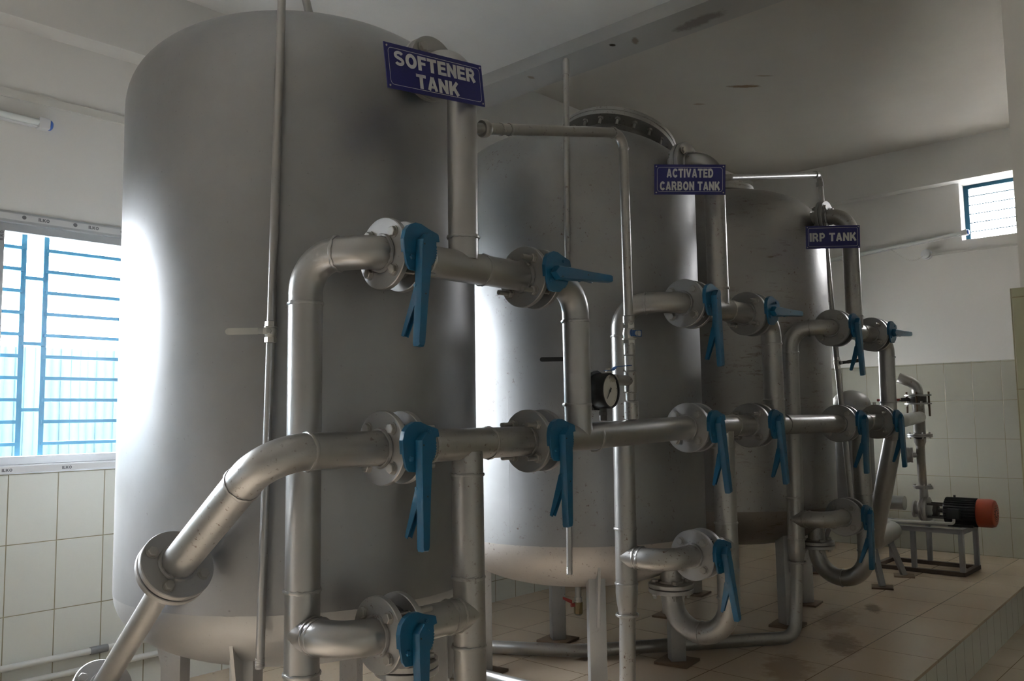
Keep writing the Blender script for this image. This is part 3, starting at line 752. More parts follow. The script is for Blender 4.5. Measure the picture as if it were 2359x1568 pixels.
def lower_cross(i):
    cx = [1.674, 3.130, 4.622][i]; z = ZL[i]
    labs = ['silver pipe dropping from the lower header in front of the softener tank',
            'rust freckled silver pipe with a U bend under the middle tank',
            'silver pipe with a U bend under the farthest tank']
    t = thing('bottom_outlet_pipe', labs[i], 'pipe', (cx, YM, -1.0), 'drop pipes with a U bend under each tank')
    b = new(); f1 = L1[i]+FT+GAP; f2 = L2[i]
    tube(b, [(f1+.010, YM, z), (f2+.006, YM, z)], PR, 32)
    zf = -.735; rb = .135
    cxb = cx+.004
    pts = fillet([(cx, YM, z-.02), (cxb, YM, zf-.165), (cxb, YM+2*rb, zf-.165), (cxb, YM+2*rb, zf-.018)], .1345, 16)
    tube(b, pts, PR, 32)
    fb = B1[i]+FT+GAP
    tube(b, [(fb+.010, YM, ZB_), (cx, YM, ZB_)], PR, 32)
    weld_list(b, [((f1+.10, YM, z), (1,0,0)), ((cx+.085, YM, z), (1,0,0)), ((cx, YM, z-.085), (0,0,1)), ((cx-.075, YM, ZB_), (1,0,0)),
                  ((cx, YM, ZB_+.095), (0,0,1)), ((cx, YM, ZB_-.09), (0,0,1)), ((cxb, YM+rb, zf-.165), (0,1,0)), ((cx-.047, YM, ZB_), (1,0,0)), ((cx, YM, ZB_-.20), (0,0,1))])
    part('pipe', b, M['pipe_rust'], t, angle=50)
    part('flange', flange_bm((f1, YM, z), (1,0,0), weld=1), M['flange'], t)
    part('flange', flange_bm((f2, YM, z), (1,0,0), weld=-1), M['flange'], t)
    part('flange', flange_bm((fb, YM, ZB_), (1,0,0), weld=1), M['flange'], t)
    part('flange', flange_bm((cxb, YM+2*rb, zf-.018), (0,0,1)), M['flange'], t)
    for a in (45, 135, 225, 315):
        inst('flange_bolt', SBOLT, t, Vector((cxb+.070*cos(radians(a)), YM+2*rb+.070*sin(radians(a)), zf+.0025+H)) - t.location, (0, pi/2, 0))
    b = new(); flange_bm((cxb, YM+2*rb, zf+.003), (0,0,1), bm=b, weld=1)
    tube(b, [(cxb, YM+2*rb, zf+.01), (cxb, YM+2*rb, head_z(TY-YM-2*rb)+.05)], PR, 32)
    part('outlet_nozzle', b, M['pipe_rust'], T[i])
for i in range(3): lower_cross(i)

def header(i):
    """from the far side of the second valves of tank i on to the first lower valve of tank i+1"""
    labs = ['silver elbow pipe and header joining the nearest tank to the middle tank',
            'silver elbow pipe and header joining the middle tank to the farthest tank']
    z = ZL[i]; f1 = L2[i]+FT+GAP; f2 = L1[i+1]; fu = U2[i]+FT+GAP
    bxp = [2.178, 3.607][i]
    t = thing('header_pipe', labs[i], 'pipe', (bxp, YM, z), 'header pipes between the tanks')
    b = new()
    z2 = ZL[i+1]
    tube(b, [(f1+.010, YM, z), ((f1+f2)/2, YM, (z+z2)/2), (f2+.006, YM, z2)], PR, 32)
    pts = fillet([(fu+.008, YM, ZU), (bxp, YM, ZU), (bxp+.004, YM, z)], .098, 16); tube(b, pts, PR, 32)
    weld_list(b, [((bxp, YM, ZU-.12), (0,0,1)), ((bxp, YM, z+.11), (0,0,1)), ((bxp+.085, YM, z), (1,0,0)), ((fu+.065, YM, ZU), (1,0,0))])
    part('pipe', b, pm(i), t, angle=50)
    part('flange', flange_bm((f1, YM, z), (1,0,0), weld=1), M['flange'], t)
    part('flange', flange_bm((fu, YM, ZU), (1,0,0), weld=1), M['flange'], t)
    part('flange', flange_bm((f2, YM, z2), (1,0,0), weld=-1), M['flange'], t)
    return t
hd = [header(0), header(1)]

# discharge side of the last tank
t = thing('header_pipe', 'silver pipe leaving the last valves towards the pump, with a slanting leg', 'pipe', (5.1, YM, ZL[2]), 'header pipes between the tanks')
fu, fl_ = U2[2]+FT+GAP, L2[2]+FT+GAP
b = new()
tube(b, fillet([(fu+.008, YM, ZU), (5.095, YM, ZU), (5.075, YM, ZL[2])], .098, 14), PR, 28)
tube(b, fillet([(fl_+.01, YM, ZL[2]), (5.30, YM, ZL[2]), (6.40, 1.951, -.055)], [.3], 8), PR-.004, 28)
tube(b, fillet([(5.16, YM, ZL[2]), (5.19, YM+.02, -.17), (5.23, 1.895, -.785), (5.63, 1.90, -.755), (5.64, 2.50, -.72), (6.63, 2.50, -.69), (6.63, 2.16, -.69)], [.03, .06, .06, .1, .1], 8), .052, 28)
weld_list(b, [((5.095, YM, ZU-.12), (0,0,1)), ((5.078, YM, ZL[2]+.11), (0,0,1)), ((5.16, YM, ZL[2]), (1,0,0))])
part('pipe', b, M['pipe'], t, angle=50)
part('flange', flange_bm((fu, YM, ZU), (1,0,0), weld=1), M['flange'], t)
part('flange', flange_bm((fl_, YM, ZL[2]), (1,0,0), weld=1), M['flange'], t)
# lower valve branch of the first tank: feed pipe coming from the left
fx = L1[0]; z0 = ZL[0]; dn = Vector((0, .7615, -.648)); pf = Vector((1.042, 2.134, -.366)); xs_ = 1.042
sl = pf - dn*((pf.z - z0)/dn.z*-1) if False else None
k = (pf.z - z0)/dn.z; st = pf - dn*k; yshift = YM - st.y
t = thing('feed_pipe', 'silver pipe bending down at the left, before the nearest tank, to a round flange', 'pipe', (xs_, YM, z0))
b = new()
start = Vector((xs_, YM, z0))
pfl = pf - dn*.02
pts = fillet([(fx+.006, YM, z0), start, pf], .105, 18); tube(b, pts, PR, 36)
weld_list(b, [((xs_+.105, YM, z0), (1,0,0)), (start + (pf-start).normalized()*.13, pf-start)])
part('pipe', b, M['pipe_scuffed'], t, angle=50)
part('flange', flange_bm((fx, YM, z0), (1,0,0), weld=-1), M['flange'], t)
dd = (pf-start).normalized()
part('flange', flange_bm(pf, dd, weld=-1), M['flange'], t)
t2 = thing('supply_pipe', 'slimmer silver pipe running on down from the round flange at the left', 'pipe', tuple(pf + dd*.6))
lf = Vector((1.048, 2.595, -.762)); d2 = (lf-pf).normalized()
b = new(); tube(b, [pf + dd*.03, lf], .031, 28); part('pipe', b, M['pipe_scuffed'], t2)
part('flange', flange_bm(pf + dd*(FT+.007), dd, rp=.031, weld=1), M['flange'], t2)
gk = new(); lathe(gk, [(.082, 0), (.082, .006)], pf + dd*(FT+.0005), dd, 40); part('gasket', gk, M['gasket'], t2, 'dark rubber gasket between the flanges')
part('flange', flange_bm(lf, d2, r=.082, rp=.031, weld=-1), M['flange'], t2)
tail = new(); lathe(tail, [(.082, 0), (.082, .018), (.031, .018), (.031, .16)], lf + d2*.024, d2, 48); part('lower_flange', tail, M['flange'], t2)
bm_ = short_bolt_mesh(.021)
x_, y_, _ = basis(dd)
for fp, dv, rr, tt, cnt in ((pf + dd*.020, dd, .070, t2, 4), (lf + d2*.020, d2, .060, t2, 4)):
    x_, y_, _ = basis(dv); q = Vector((1,0,0)).rotation_difference(dv)
    for kk in range(cnt):
        a = 2*pi*(kk+.38)/cnt
        o = inst('flange_bolt', BOLT if False else bm_, tt, fp + (x_*cos(a)+y_*sin(a))*rr + Vector((0,0,H)) - tt.location); o.rotation_mode = 'QUATERNION'; o.rotation_quaternion = q

# ---------------------------------------------------------------- valves
tn = ['nearest', 'middle', 'farthest']
butterfly(U1[0], YM, ZU+.001, 'blue valve with hanging handle, upper left on the nearest tank', -5, False)
butterfly(U2[0], YM, ZU+.001, 'blue valve with level handle right of the nearest tank top pipe', 92, True)
butterfly(L1[0], YM, ZL[0], 'blue valve on the lower header where the bent feed pipe ends', -1, False)
butterfly(L2[0], YM, ZL[0], 'blue valve on the lower header between nearest and middle tank', 0, True)
butterfly(B1[0], YM, ZB_, 'lowest blue valve of the nearest tank, handle cut by the frame', 0, False)
butterfly(U1[1], YM, ZU+.001, 'blue valve with hanging handle at upper left of the middle tank', 4, False)
butterfly(U2[1], YM, ZU+.001, 'blue valve with level handle in front of the rust streaked tank', 92, True)
butterfly(L1[1], YM, ZL[1], 'blue valve on the lower header below the middle tank sign, right of the gauge', 10, False)
butterfly(L2[1], YM, ZL[1], 'blue valve on the lower header before the rust streaked tank', 8, True)
butterfly(B1[1], YM, ZB_, 'lowest blue valve of the middle tank above the U bend', 15, False)
butterfly(U1[2], YM, ZU+.001, 'blue valve with hanging handle at upper left of the farthest tank', 7, False)
butterfly(U2[2], YM, ZU+.001, 'blue valve with level handle against the white far wall', 92, True)
butterfly(L1[2], YM, ZL[2], 'second blue valve from the right end of the lower header', -3, False)
butterfly(L2[2], YM, ZL[2], 'rightmost blue valve of the lower header, before the slanting pipe', 4, True)
butterfly(B1[2], YM, ZB_, 'lowest blue valve of the farthest tank', -4, False)

# ---------------------------------------------------------------- signs
def sign(tl, tr, bl, br, lines, label, size, sx, bold, pipe=None):
    tl, tr, bl, br = map(V, (tl, tr, bl, br)); c = (tl+tr+bl+br)/4
    r = ((tr-tl)+(br-bl)).normalized(); u = ((tl-bl)+(tr-br)); u = (u - r*(u@r if False else u.dot(r))).normalized(); n = r.cross(u)
    w_ = ((tr-tl).length+(br-bl).length)/2; h_ = ((tl-bl).length+(tr-br).length)/2
    t = thing('name_sign', label, 'sign', tuple(c), 'navy name signs on the tank pipes')
    def P_(a, b_, d=0): return c + r*a + u*b_ + n*d
    b = new(); prism(b, [(-w_/2,-h_/2), (w_/2,-h_/2), (w_/2,h_/2), (-w_/2,h_/2)], c - n*.003, r, u, n, .003); part('board', b, M['sign_blue'], t)
    if pipe:
        b = new(); q = V((pipe[0], pipe[1], c.z+.03)); p_ = c - n*.003 + r*w_*.3 + u*.02; cyl(b, p_, V((q.x, q.y, p_.z)), .004, 10); part('bracket', b, M['pipe'], t)
    b = new(); m_ = .011; rc = .012; lw = .0014
    def rr(w2, h2, q):
        o_ = []
        for sx_, sy_, a0 in ((1,1,0), (-1,1,90), (-1,-1,180), (1,-1,270)):
            for k_ in range(7):
                a = radians(a0+15*k_); o_.append((sx_*(w2-q)+q*cos(a), sy_*(h2-q)+q*sin(a)))
        return o_
    A = rr(w_/2-m_, h_/2-m_, rc); B = rr(w_/2-m_-lw, h_/2-m_-lw, rc-lw)
    va = [b.verts.new(P_(x, y, .0004)) for x, y in A]; vb = [b.verts.new(P_(x, y, .0004)) for x, y in B]
    for k_ in range(len(A)): b.faces.new((va[k_], va[(k_+1)%len(A)], vb[(k_+1)%len(A)], vb[k_]))
    part('border_line', b, M['sign_white'], t)
    for body, yy, szz, sxx in lines: place_text('lettering', body, szz, t, P_(0, yy, .0005), r, u, M['sign_white'], 0, sxx, .09, .0003)
    for sx_ in (-1, 1):
        for sy_ in (-1, 1):
            b = new(); lathe(b, [(.0028, 0), (.0024, .0018), (0, .002)], P_(sx_*(w_/2-.008), sy_*(h_/2-.008), 0), n, 12); part('screw', b, M['chrome'], t)
    return t
def dep(px, py, d):
    """point at depth d along the sight line measured when the place was surveyed"""
    F = 1944.36; m = cam_matrix(radians(42.567), radians(5.07), radians(-.859)).to_3x3()
    return m @ Vector(((px-1179.5)/F*d, -(py-784)/F*d, -d))
SG = [((1.336,1.655,.966), (1.698,1.660,1.012), (1.338,1.655,.846), (1.701,1.660,.892)),
      [tuple(V(q)*1.0) for q in ((2.800,1.794,.984), (2.992,1.586,.978), (2.810,1.799,.864), (3.001,1.592,.860))],
      [tuple(V(q)*1.005) for q in ((4.250,1.806,.963), (4.442,1.597,.966), (4.261,1.810,.845), (4.452,1.602,.846))]]
sign(*SG[0], [('SOFTENER', .0235, .0385, 1.17), ('TANK', -.026, .0385, 1.17)], 'navy SOFTENER TANK sign on the nearest tank pipe', 0, 1, .0014)
sign(*SG[1], [('ACTIVATED', .0255, .0355, .70), ('CARBON TANK', -.0255, .0355, .70)], 'navy ACTIVATED CARBON TANK sign on the middle tank pipe', 0, 1, .0012, (3.136, YM))
sign(*SG[2], [('IRP TANK', 0, .0445, .90)], 'navy IRP TANK sign on the farthest tank pipe', 0, 1, .0014, (4.622, YM))

# ---------------------------------------------------------------- ball valves, vent pipes
def ball_valve(c, axis, lever_dir, stem, label, lever_len=.115, sc_=1., hm='chrome', group=None, sleeve=None):
    """c centre, axis along pipe, stem = direction of the spindle, lever_dir = where the lever points"""
    c = V(c); a = V(axis).normalized(); s_ = V(stem).normalized(); l = V(lever_dir).normalized()
    t = thing('ball_valve', label, 'valve', tuple(c), group)
    b = new(); k = sc_
    lathe(b, [(.012*k, -.030*k), (.017*k, -.030*k), (.017*k, -.016*k)], c, a, 6)
    lathe(b, [(.014*k, -.018*k), (.016*k, -.010*k), (.018*k, 0), (.016*k, .010*k), (.014*k, .018*k)], c, a, 24)
    lathe(b, [(.017*k, .016*k), (.017*k, .030*k), (.012*k, .030*k)], c, a, 6)
    lathe(b, [(.018*k, .011*k), (.0195*k, .012*k), (.0195*k, .015*k), (.018*k, .016*k)], c, a, 24)
    cyl(b, c, c+s_*.024*k, .008*k, 16)
    part('valve_body', b, M['chrome'], t)
    b = new(); p0 = c + s_*.024*k; w2 = l.cross(s_).normalized()
    pts = [p0 - l*.010*k, p0 + l*.018*k, p0 + l*.030*k + s_*.010*k, p0 + l*lever_len*k + s_*.012*k]
    for q0, q1, wa, wb in ((pts[0], pts[1], .009, .008), (pts[1], pts[2], .008, .008), (pts[2], pts[3], .009, .0095)):
        wa *= k; wb *= k
        v = [b.verts.new(x) for x in (q0-w2*wa, q0+w2*wa, q1+w2*wb, q1-w2*wb, q0-w2*wa+s_*.0025, q0+w2*wa+s_*.0025, q1+w2*wb+s_*.0025, q1-w2*wb+s_*.0025)]
        for f in ((3,2,1,0), (4,5,6,7), (0,1,5,4), (1,2,6,5), (2,3,7,6), (3,0,4,7)): b.faces.new([v[j] for j in f])
    lathe(b, [(.0095*k, 0), (.0095*k, .0025)], pts[3], s_, 20)
    part('lever', b, M[hm], t)
    b = new(); hexa(b, p0 + s_*.002, s_, .008*k, .006*k); part('lever_nut', b, M['chrome'], t)
    return t
def vent(i, top, bot, vz, r, label, mushroom=True):
    t = thing('vent_pipe', label, 'pipe', bot, 'thin upright pipes beside the tanks')
    top, bot = V(top), V(bot); b = new()
    d = (top-bot).normalized()
    pv = bot + (top-bot)*((vz-bot.z)/(top.z-bot.z))
    tube(b, [bot + d*.03, pv - d*.03], r, 20); tube(b, [pv + d*.03, top], r, 20); tube(b, [bot, bot + d*.032], r*1.0, 20)
    for k in range(5): bead(b, bot + d*(.006+.005*k), d, r, .0012, 24, 0)
    part('pipe', b, M['pipe'] if i != 1 else M['pipe_rust'], t)
    if mushroom:
        b = new(); lathe(b, [(r*1.25, 0), (r*1.3, .045), (r*1.2, .058), (r*.8, .068), (0, .072)], top - d*.03, d, 24); part('end_cap', b, M['pipe'], t)
    for z_ in (-.35, .62):                       # stand-off clip to the shell
        p = bot + (top-bot)*((z_-bot.z)/(top.z-bot.z)); cc = Vector((TX[i], TY, p.z)); q = cc + (p-cc).normalized()*(TR-.004)
        b = new(); cyl(b, p, q, .004, 10); part('stand_off', b, M['pipe'], t)
    return pv, d
pv, d = vent(0, (1.2615, 2.013, 1.50), (1.225, 2.043, -.652), .236, .0118, 'thin silver pipe running the full height before the nearest tank')
ball_valve(pv, d, (-.62, .78, 0), (-.66,-.74,0), 'small lever valve on the thin pipe of the nearest tank', .115, .95, 'lever')
pv, d = vent(1, (2.652, 2.109, 1.43), (2.635, 2.132, -.625), .22, .0118, 'thin capped pipe rising above the middle tank')
ball_valve(pv, d, (-.62, .78, 0), (-.66,-.74,0), 'small lever valve half hidden behind the elbow pipe of the middle tank', .115, .95, 'black_handle')
# last tank: the thin pipe turns over at the top
t = thing('vent_pipe', 'thin pipe turning a square corner above the farthest tank', 'pipe', (5.07, 1.95, -.5), 'thin upright pipes beside the tanks')
b = new()
tube(b, fillet([(3.46, 2.13, 1.10), (3.775, 1.98, 1.165), (5.065, 2.05, 1.456), (5.07, 2.0, .32)], [.04, .03], 6), .017, 20)
tube(b, [(5.07, 1.995, .25), (5.071, 1.95, -.60)], .017, 20)
c = V((5.065, 2.05, 1.456)); cyl(b, c + V((-.075,-.004,-.017)), c + V((-.045,-.003,-.011)), .023, 20); cyl(b, c + V((0,-.001,-.05)), c + V((0,-.003,-.08)), .023, 20)
part('pipe', b, M['pipe_rust'], t, angle=50)
ball_valve((5.07, 1.9975, .285), (0, .03, 1), (.85, -.5, .12), (-.3,-.95,0), 'small valve with a dark tee handle on the thin pipe by the far wall', .10, 1.15, 'black_handle')
# stub on the crown of the first tank
b = new(); tube(b, [(1.555, 2.30, 1.27), (1.495, 2.30, 1.47), (1.44, 2.30, 1.66)], .0135, 18); lathe(b, [(.021, 0), (.021, .03)], (1.552, 2.30, 1.285), (-.3,0,1), 6)
tag(part('crown_pipe', b, M['pipe']), 'short thin pipe standing on the crown of the nearest tank', 'pipe')

# ---------------------------------------------------------------- side line from the first riser to the header, with its fittings
t = thing('bypass_pipe', 'slim pipe running level from the nearest tank pipe then down to the header', 'pipe', (2.485, YM, 0))
S0, S1, S2 = V((1.70, 1.705, .838)), V((2.392, 1.655, .979)), V((2.485, 1.715, -.015))
b = new(); tube(b, fillet([S0, S1, S2], .05, 10), .0168, 24)
def on(z): return S1 + (S2-S1)*((z-S1.z)/(S2.z-S1.z))
dv = (S2-S1).normalized(); dh = (S1-S0).normalized()
weld_list(b, [(S0+dh*.115, dh), (S0+dh*.15, dh), (S1-dh*.055, dh), (S1+dv*.055, dv)], .0165)
part('pipe', b, M['pipe_rust'], t, angle=50)
b = new(); lathe(b, [(.024, 0), (.027, .004), (.027, .016), (.023, .024), (.019, .03)], S0+dh*.035, dh, 28); part('union', b, M['pipe_rust'], t, 'ribbed pipe union')
for za, zb, r_ in ((.345,.31,.0205), (.25,.205,.021), (.205,.15,.0190), (.15,.075,.0225), (.075,.045,.019), (.045,-.02,.0255)):
    b = new(); lathe(b, [(r_-.003, 0), (r_, .003), (r_, (za-zb)-.003), (r_-.003, za-zb)], on(za), dv, 28); part('pipe_coupling', b, M['pipe_rust'], t)
tee = on(.115); bl = V((-1, -.02, .03)).normalized()
b = new(); cyl(b, tee, tee+bl*.10, .0185, 24)
part('tee_fitting', b, M['pipe_rust'], t)
ball_valve(on(.28), dv, (-.85, .40, 0), (.35,-.95,0), 'small valve with a blue sleeve on the slim pipe above the gauge', .034, 1.3, 'blue_plastic')
ball_valve(tee+bl*.135, bl, (.97,-.2,.05), (0,0,1), 'small valve with a flat blue lever behind the gauge', .085, 1.15, 'blue_plastic')

# pressure gauge
gx = 2.318
t = thing('pressure_gauge', 'black cased round pressure gauge standing on the lower header', 'gauge', (gx, YM, 0))
gn = V((.12, -.99, 0)).normalized(); gc = V((gx-.002, YM-.012, .078)); u_ = V((0,0,1)); r__ = gn.cross(u_)*-1
b = new(); cyl(b, (gx, YM, -.022), (gx, YM, .036), .0125, 16); hexa(b, (gx, YM, -.004), (0,0,1), .015, .014); part('stem', b, M['body'], t)
b = new(); R0 = .060
lathe(b, [(R0*.98, -.030), (R0, -.026), (R0, .020), (R0*.97, .024), (R0*.90, .024), (R0*.90, .016), (0, .016)], gc, gn, 56, close=False)
lathe(b, [(0, -.030), (R0*.98, -.030)], gc, gn, 56, close=False)
prism(b, [(.070*cos(radians(a)), .070*sin(radians(a))) for a in (-112, -68, -20, 20, 60, 90, 120, 160, 200)], gc-gn*.040, gn.cross(V((0,0,1))).normalized()*-1, (0,0,1), gn, .012)
part('case', b, M['black'], t)
b = new(); lathe(b, [(R0*.89, 0), (R0*.89, .001)], gc+gn*.0165, gn, 48); dl = part('dial', b, M['dial'], t, 'off-white dial with fine graduations')
b = new(); rt = gn.cross(u_).normalized()*-1
for k in range(41):
    a = radians(225 - 270*k/40); L = .006 if k % 8 == 0 else .003; q = gc + gn*.0178
    dr = rt*cos(a)+u_*sin(a); tg = gn.cross(dr)
    p1, p2 = q + dr*(R0*.74), q + dr*(R0*.74+L); wv = tg*(.0005 if k % 8 else .0009)
    b.faces.new([b.verts.new(x) for x in (p1-wv, p1+wv, p2+wv, p2-wv)])
part('graduations', b, M['gasket'], dl)
b = new(); a = radians(232); dr = rt*cos(a)+u_*sin(a); tg = gn.cross(dr); q = gc + gn*.019
prism(b, [(-.012, -.004), (-.002, -.003), (.034, -.0008), (.034, .0008), (-.002, .003), (-.012, .004)], q, dr, tg, gn, .001)
lathe(b, [(.005, 0), (.005, .0015)], q, gn, 16); part('needle', b, M['gasket'], t)

# drain cock under the middle tank
t = thing('drain_cock', 'small brass drain cock with a red lever under the middle tank', 'valve', (3.23, 2.50, -.76))
b = new(); q = V((3.10, 2.46, 0))
cyl(b, q+V((0,0,-.745)), q+V((0,0,-.83)), .014, 16); lathe(b, [(.018,0),(.018,-.05),(.014,-.055)], q+V((0,0,-.83)), (0,0,1), 16)
hexa(b, q+V((0,0,-.88)), (0,0,-1), .018, .03); part('cock_body', b, M['pipe_rust'], t)
b = new(); lathe(b, [(.019,0),(.021,.004),(.021,.05),(.017,.055)], q+V((0,0,-.905)), (0,0,1), 8); part('cock_outlet', b, M['brass'], t)
b = new(); cyl(b, q+V((0,0,-.865)), q+V((-.03,.02,-.865)), .009, 12); prism(b, [(.03,-.012), (.075,-.004), (.075,.008), (.03,.006)], q+V((0,0,-.86)), (-.75,.6,.35), (0,0,1), (.6,.75,0), .003)
part('lever', b, M['red'], t)

# ---------------------------------------------------------------- pump set at the far end
t = thing('pump_stand', 'grey angle-iron stand under the pump at the far end', 'stand', (6.62, 2.02, -1.15))
sx0, sx1, sy0, sy1, zt = 6.44, 6.80, 1.74, 2.33, -.83
for x in (sx0, sx1):
    for y in (sy0, (sy0+sy1)/2+.02, sy1):
        b = new(); box(b, (x, y, (zt-1.15)/2), (.032, .032, zt+1.15-.002), bev=.002); part('leg', b, M['stand'], t)
b = new()
for z, mtl in ((zt-.016, 0),):
    box(b, ((sx0+sx1)/2, sy0, z), (sx1-sx0+.03, .034, .034)); box(b, ((sx0+sx1)/2, sy1, z), (sx1-sx0+.03, .034, .034))
    box(b, (sx0, (sy0+sy1)/2, z), (.034, sy1-sy0, .034)); box(b, (sx1, (sy0+sy1)/2, z), (.034, sy1-sy0, .034))
part('top_frame', b, M['stand'], t)
b = new(); z = -1.134
box(b, ((sx0+sx1)/2, sy0, z), (sx1-sx0+.04, .036, .028)); box(b, ((sx0+sx1)/2, sy1, z), (sx1-sx0+.04, .036, .028))
box(b, (sx0, (sy0+sy1)/2, z), (.036, sy1-sy0, .028)); box(b, (sx1, (sy0+sy1)/2, z), (.036, sy1-sy0, .028))
part('bottom_frame', b, M['stand_rust'], t, 'rusted bottom rail')
t = thing('pump', 'black electric pump with an orange-red fan cover on the stand', 'pump', (6.62, 2.0, -.83))
mx, mz = 6.62, -.728
b = new(); y0, y1 = 1.875, 1.665
lathe(b, [(.03, 0), (.088, .0), (.090, .004), (.090, y0-y1), (.06, y0-y1)], (mx, y0, mz), (0,-1,0), 40)
for k in range(30):
    a = 2*pi*k/30; box(b, (mx+.093*cos(a), (y0+y1)/2, mz+.093*sin(a)), (.014, y0-y1-.01, .004), Matrix.Rotation(-a, 3, 'Y'))
box(b, (mx-.105, y0-.075, mz-.005), (.05, .085, .07), bev=.006); box(b, (mx, (y0+y1)/2, mz-.092), (.14, .16, .016))
cyl(b, (mx, y0-.06, mz+.09), (mx, y0-.06, mz+.115), .008, 10)
part('motor', b, M['motor'], t, 'black finned motor')
b = new(); lathe(b, [(.092, 0), (.098, .004), (.098, .085), (.090, .105), (.075, .112), (0, .112)], (mx, y1+.002, mz), (0,-1,0), 40); fc = part('fan_cover', b, M['orange'], t, 'orange-red fan cover')
b = new()
for rr_ in (.025, .04, .055):
    for k in range(16):
        a = 2*pi*k/16; p = (mx+rr_*cos(a), y1-.1105, mz+rr_*sin(a)); lathe(b, [(.004, 0), (.004, .001)], p, (0,-1,0), 8)
part('vent_holes', b, M['gasket'], fc)
b = new(); cyl(b, (mx, y0, mz), (mx, 1.965, mz), .016, 16); lathe(b, [(.03,0),(.045,.004),(.045,.03),(.03,.034)], (mx, 1.925, mz), (0,1,0), 24)
for a in (40, 140, 220, 320): box(b, (mx+.07*cos(radians(a)), 1.93, mz+.07*sin(radians(a))), (.014, .13, .014))
part('coupling_bracket', b, M['body'], t, 'open dark coupling bracket')
b = new(); lathe(b, [(.05,0), (.092,.003), (.098,.012), (.098,.028), (.08,.04), (.085,.055), (.06,.075), (.036,.08), (.036,.095), (.06,.097), (.06,.11)], (mx, 1.985, mz), (0,1,0), 36)
cyl(b, (mx, 2.02, mz+.05), (mx, 2.02, mz+.155), .032, 20, .028)
lathe(b, [(.03,0),(.065,0),(.065,.014),(.03,.014)], (mx, 2.02, mz+.15), (0,0,1), 28); box(b, (mx, 2.01, mz-.088), (.12, .08, .02))
part('pump_casing', b, M['pipe'], t, 'silver cast pump casing')
b = new(); tube(b, fillet([(mx-.105, y0-.075, mz-.04), (mx-.105, y0-.075, mz-.075), (mx-.12, 2.28, mz-.082)], .02, 6), .010, 12); part('cable_conduit', b, M['pvc'], t)
# delivery column
t = thing('delivery_pipe', 'silver flanged delivery column rising from the pump to an open elbow', 'pipe', (6.60, 2.02, -.56), None)
px_, py_ = 6.60, 2.02
def col(z): return V((px_ + (-.20)*(z+.56)/.75, py_ - .063*(z+.56)/.75, z))
b = new()
tube(b, [col(-.555), col(-.26)], .030, 24); tube(b, [col(-.26), col(-.235), col(-.20)], [.030, .040, .041], 24); tube(b, [col(-.19), col(.045)], .041, 24)
part('pipe', b, M['pipe_rust'], t, angle=60)
for z, r_ in ((-.562, .065), (-.20, .085), (-.186, .085), (.035, .090)):
    b = new(); lathe(b, [(.02, 0), (r_, 0), (r_, .010), (.02, .010)], col(z), (0,0,1), 32); f = part('flange', b, M['flange'], t)
    for k in range(4):
        a = radians(35+90*k); b = new(); cyl(b, col(z)+V((cos(a)*r_*.8, sin(a)*r_*.8, -.012)), col(z)+V((cos(a)*r_*.8, sin(a)*r_*.8, .022)), .008, 8); part('flange_bolt', b, M['bolt'], f)
# small side branch with disc
b = new(); q = col(-.33); cyl(b, q, q+V((-.02,.06,0)), .018, 16); lathe(b, [(.02,0),(.055,0),(.055,.012),(.05,.02),(.055,.028),(.055,.04),(.02,.04)], q+V((-.018,.048,0)), (-.25,.95,0), 32)
part('side_branch', b, M['pipe'], t)
t = thing('butterfly_valve', 'small valve with a red handle between flanges on top of the delivery column', 'valve', tuple(col(.05)))
b = new(); lathe(b, [(.03,0),(.058,0),(.058,.045),(.03,.045)], col(.047), (0,0,1), 32); cyl(b, col(.07), col(.07)+V((-.05,.10,0)), .014, 12); lathe(b, [(.02,0),(.035,0),(.035,.012),(.02,.012)], col(.058)+V((-.045,.095,0)), (0,0,1), 20)
part('valve_body', b, M['body'], t)
b = new(); q = col(.07)+V((-.045,.10,0)); box(b, q+V((-.02,.08,.0)), (.022, .16, .018), bev=.003); part('handle', b, M['red'], t, 'red handle')
for k in range(4):
    a = radians(10+90*k); b = new(); cyl(b, col(.05)+V((cos(a)*.072, sin(a)*.072, -.10)), col(.05)+V((cos(a)*.072, sin(a)*.072, .075)), .007, 8); part('flange_bolt', b, M['plate'], t)
t = thing('outlet_elbow', 'open ended bent pipe curving left on top of the delivery column', 'pipe', tuple(col(.1)))
b = new(); q = col(.105)
tube(b, fillet([q, q+V((0,0,.075)), q+V((-.035,.115,.125))], .085, 12), .037, 28, caps=False)
part('pipe', b, M['pipe_rust'], t, angle=60).modifiers.new('wall', 'SOLIDIFY').thickness = .004
b = new(); lathe(b, [(.03, 0), (.090, 0), (.090, .010), (.03, .010)], col(.095), (0,0,1), 32); part('flange', b, M['flange'], t)

# cartridge vessel behind the last tank
t = thing('strainer_vessel', 'small domed silver vessel on slanting legs behind the farthest tank', 'vessel', (5.97, 2.27, -1.15))
vx, vy = 5.97, 2.27
b = new()
prof = [(.06, -.80), (.12, -.72), (.135, -.66), (.135, .02)]; lathe(b, prof, (vx, vy, 0), (0,0,1), 40); part('shell', b, M['tank'], t)
b = new(); lathe(b, [(.175, .02), (.175, .036), (.130, .036)] + [(.130*cos(radians(a)), .036+.105*sin(radians(a))) for a in range(0, 90, 9)] + [(0, .141)], (vx, vy, 0), (0,0,1), 40); dm = part('domed_lid', b, M['tank'], t)
for k in range(12):
    a = 2*pi*k/12; b = new(); cyl(b, (vx+.158*cos(a), vy+.158*sin(a), -.02), (vx+.158*cos(a), vy+.158*sin(a), .055), .008, 8); part('lid_bolt', b, M['bolt'], dm)
b = new(); lathe(b, [(.13, 0), (.175, 0), (.175, .015), (.13, .015)], (vx, vy, .003), (0,0,1), 40); part('flange', b, M['flange'], t)
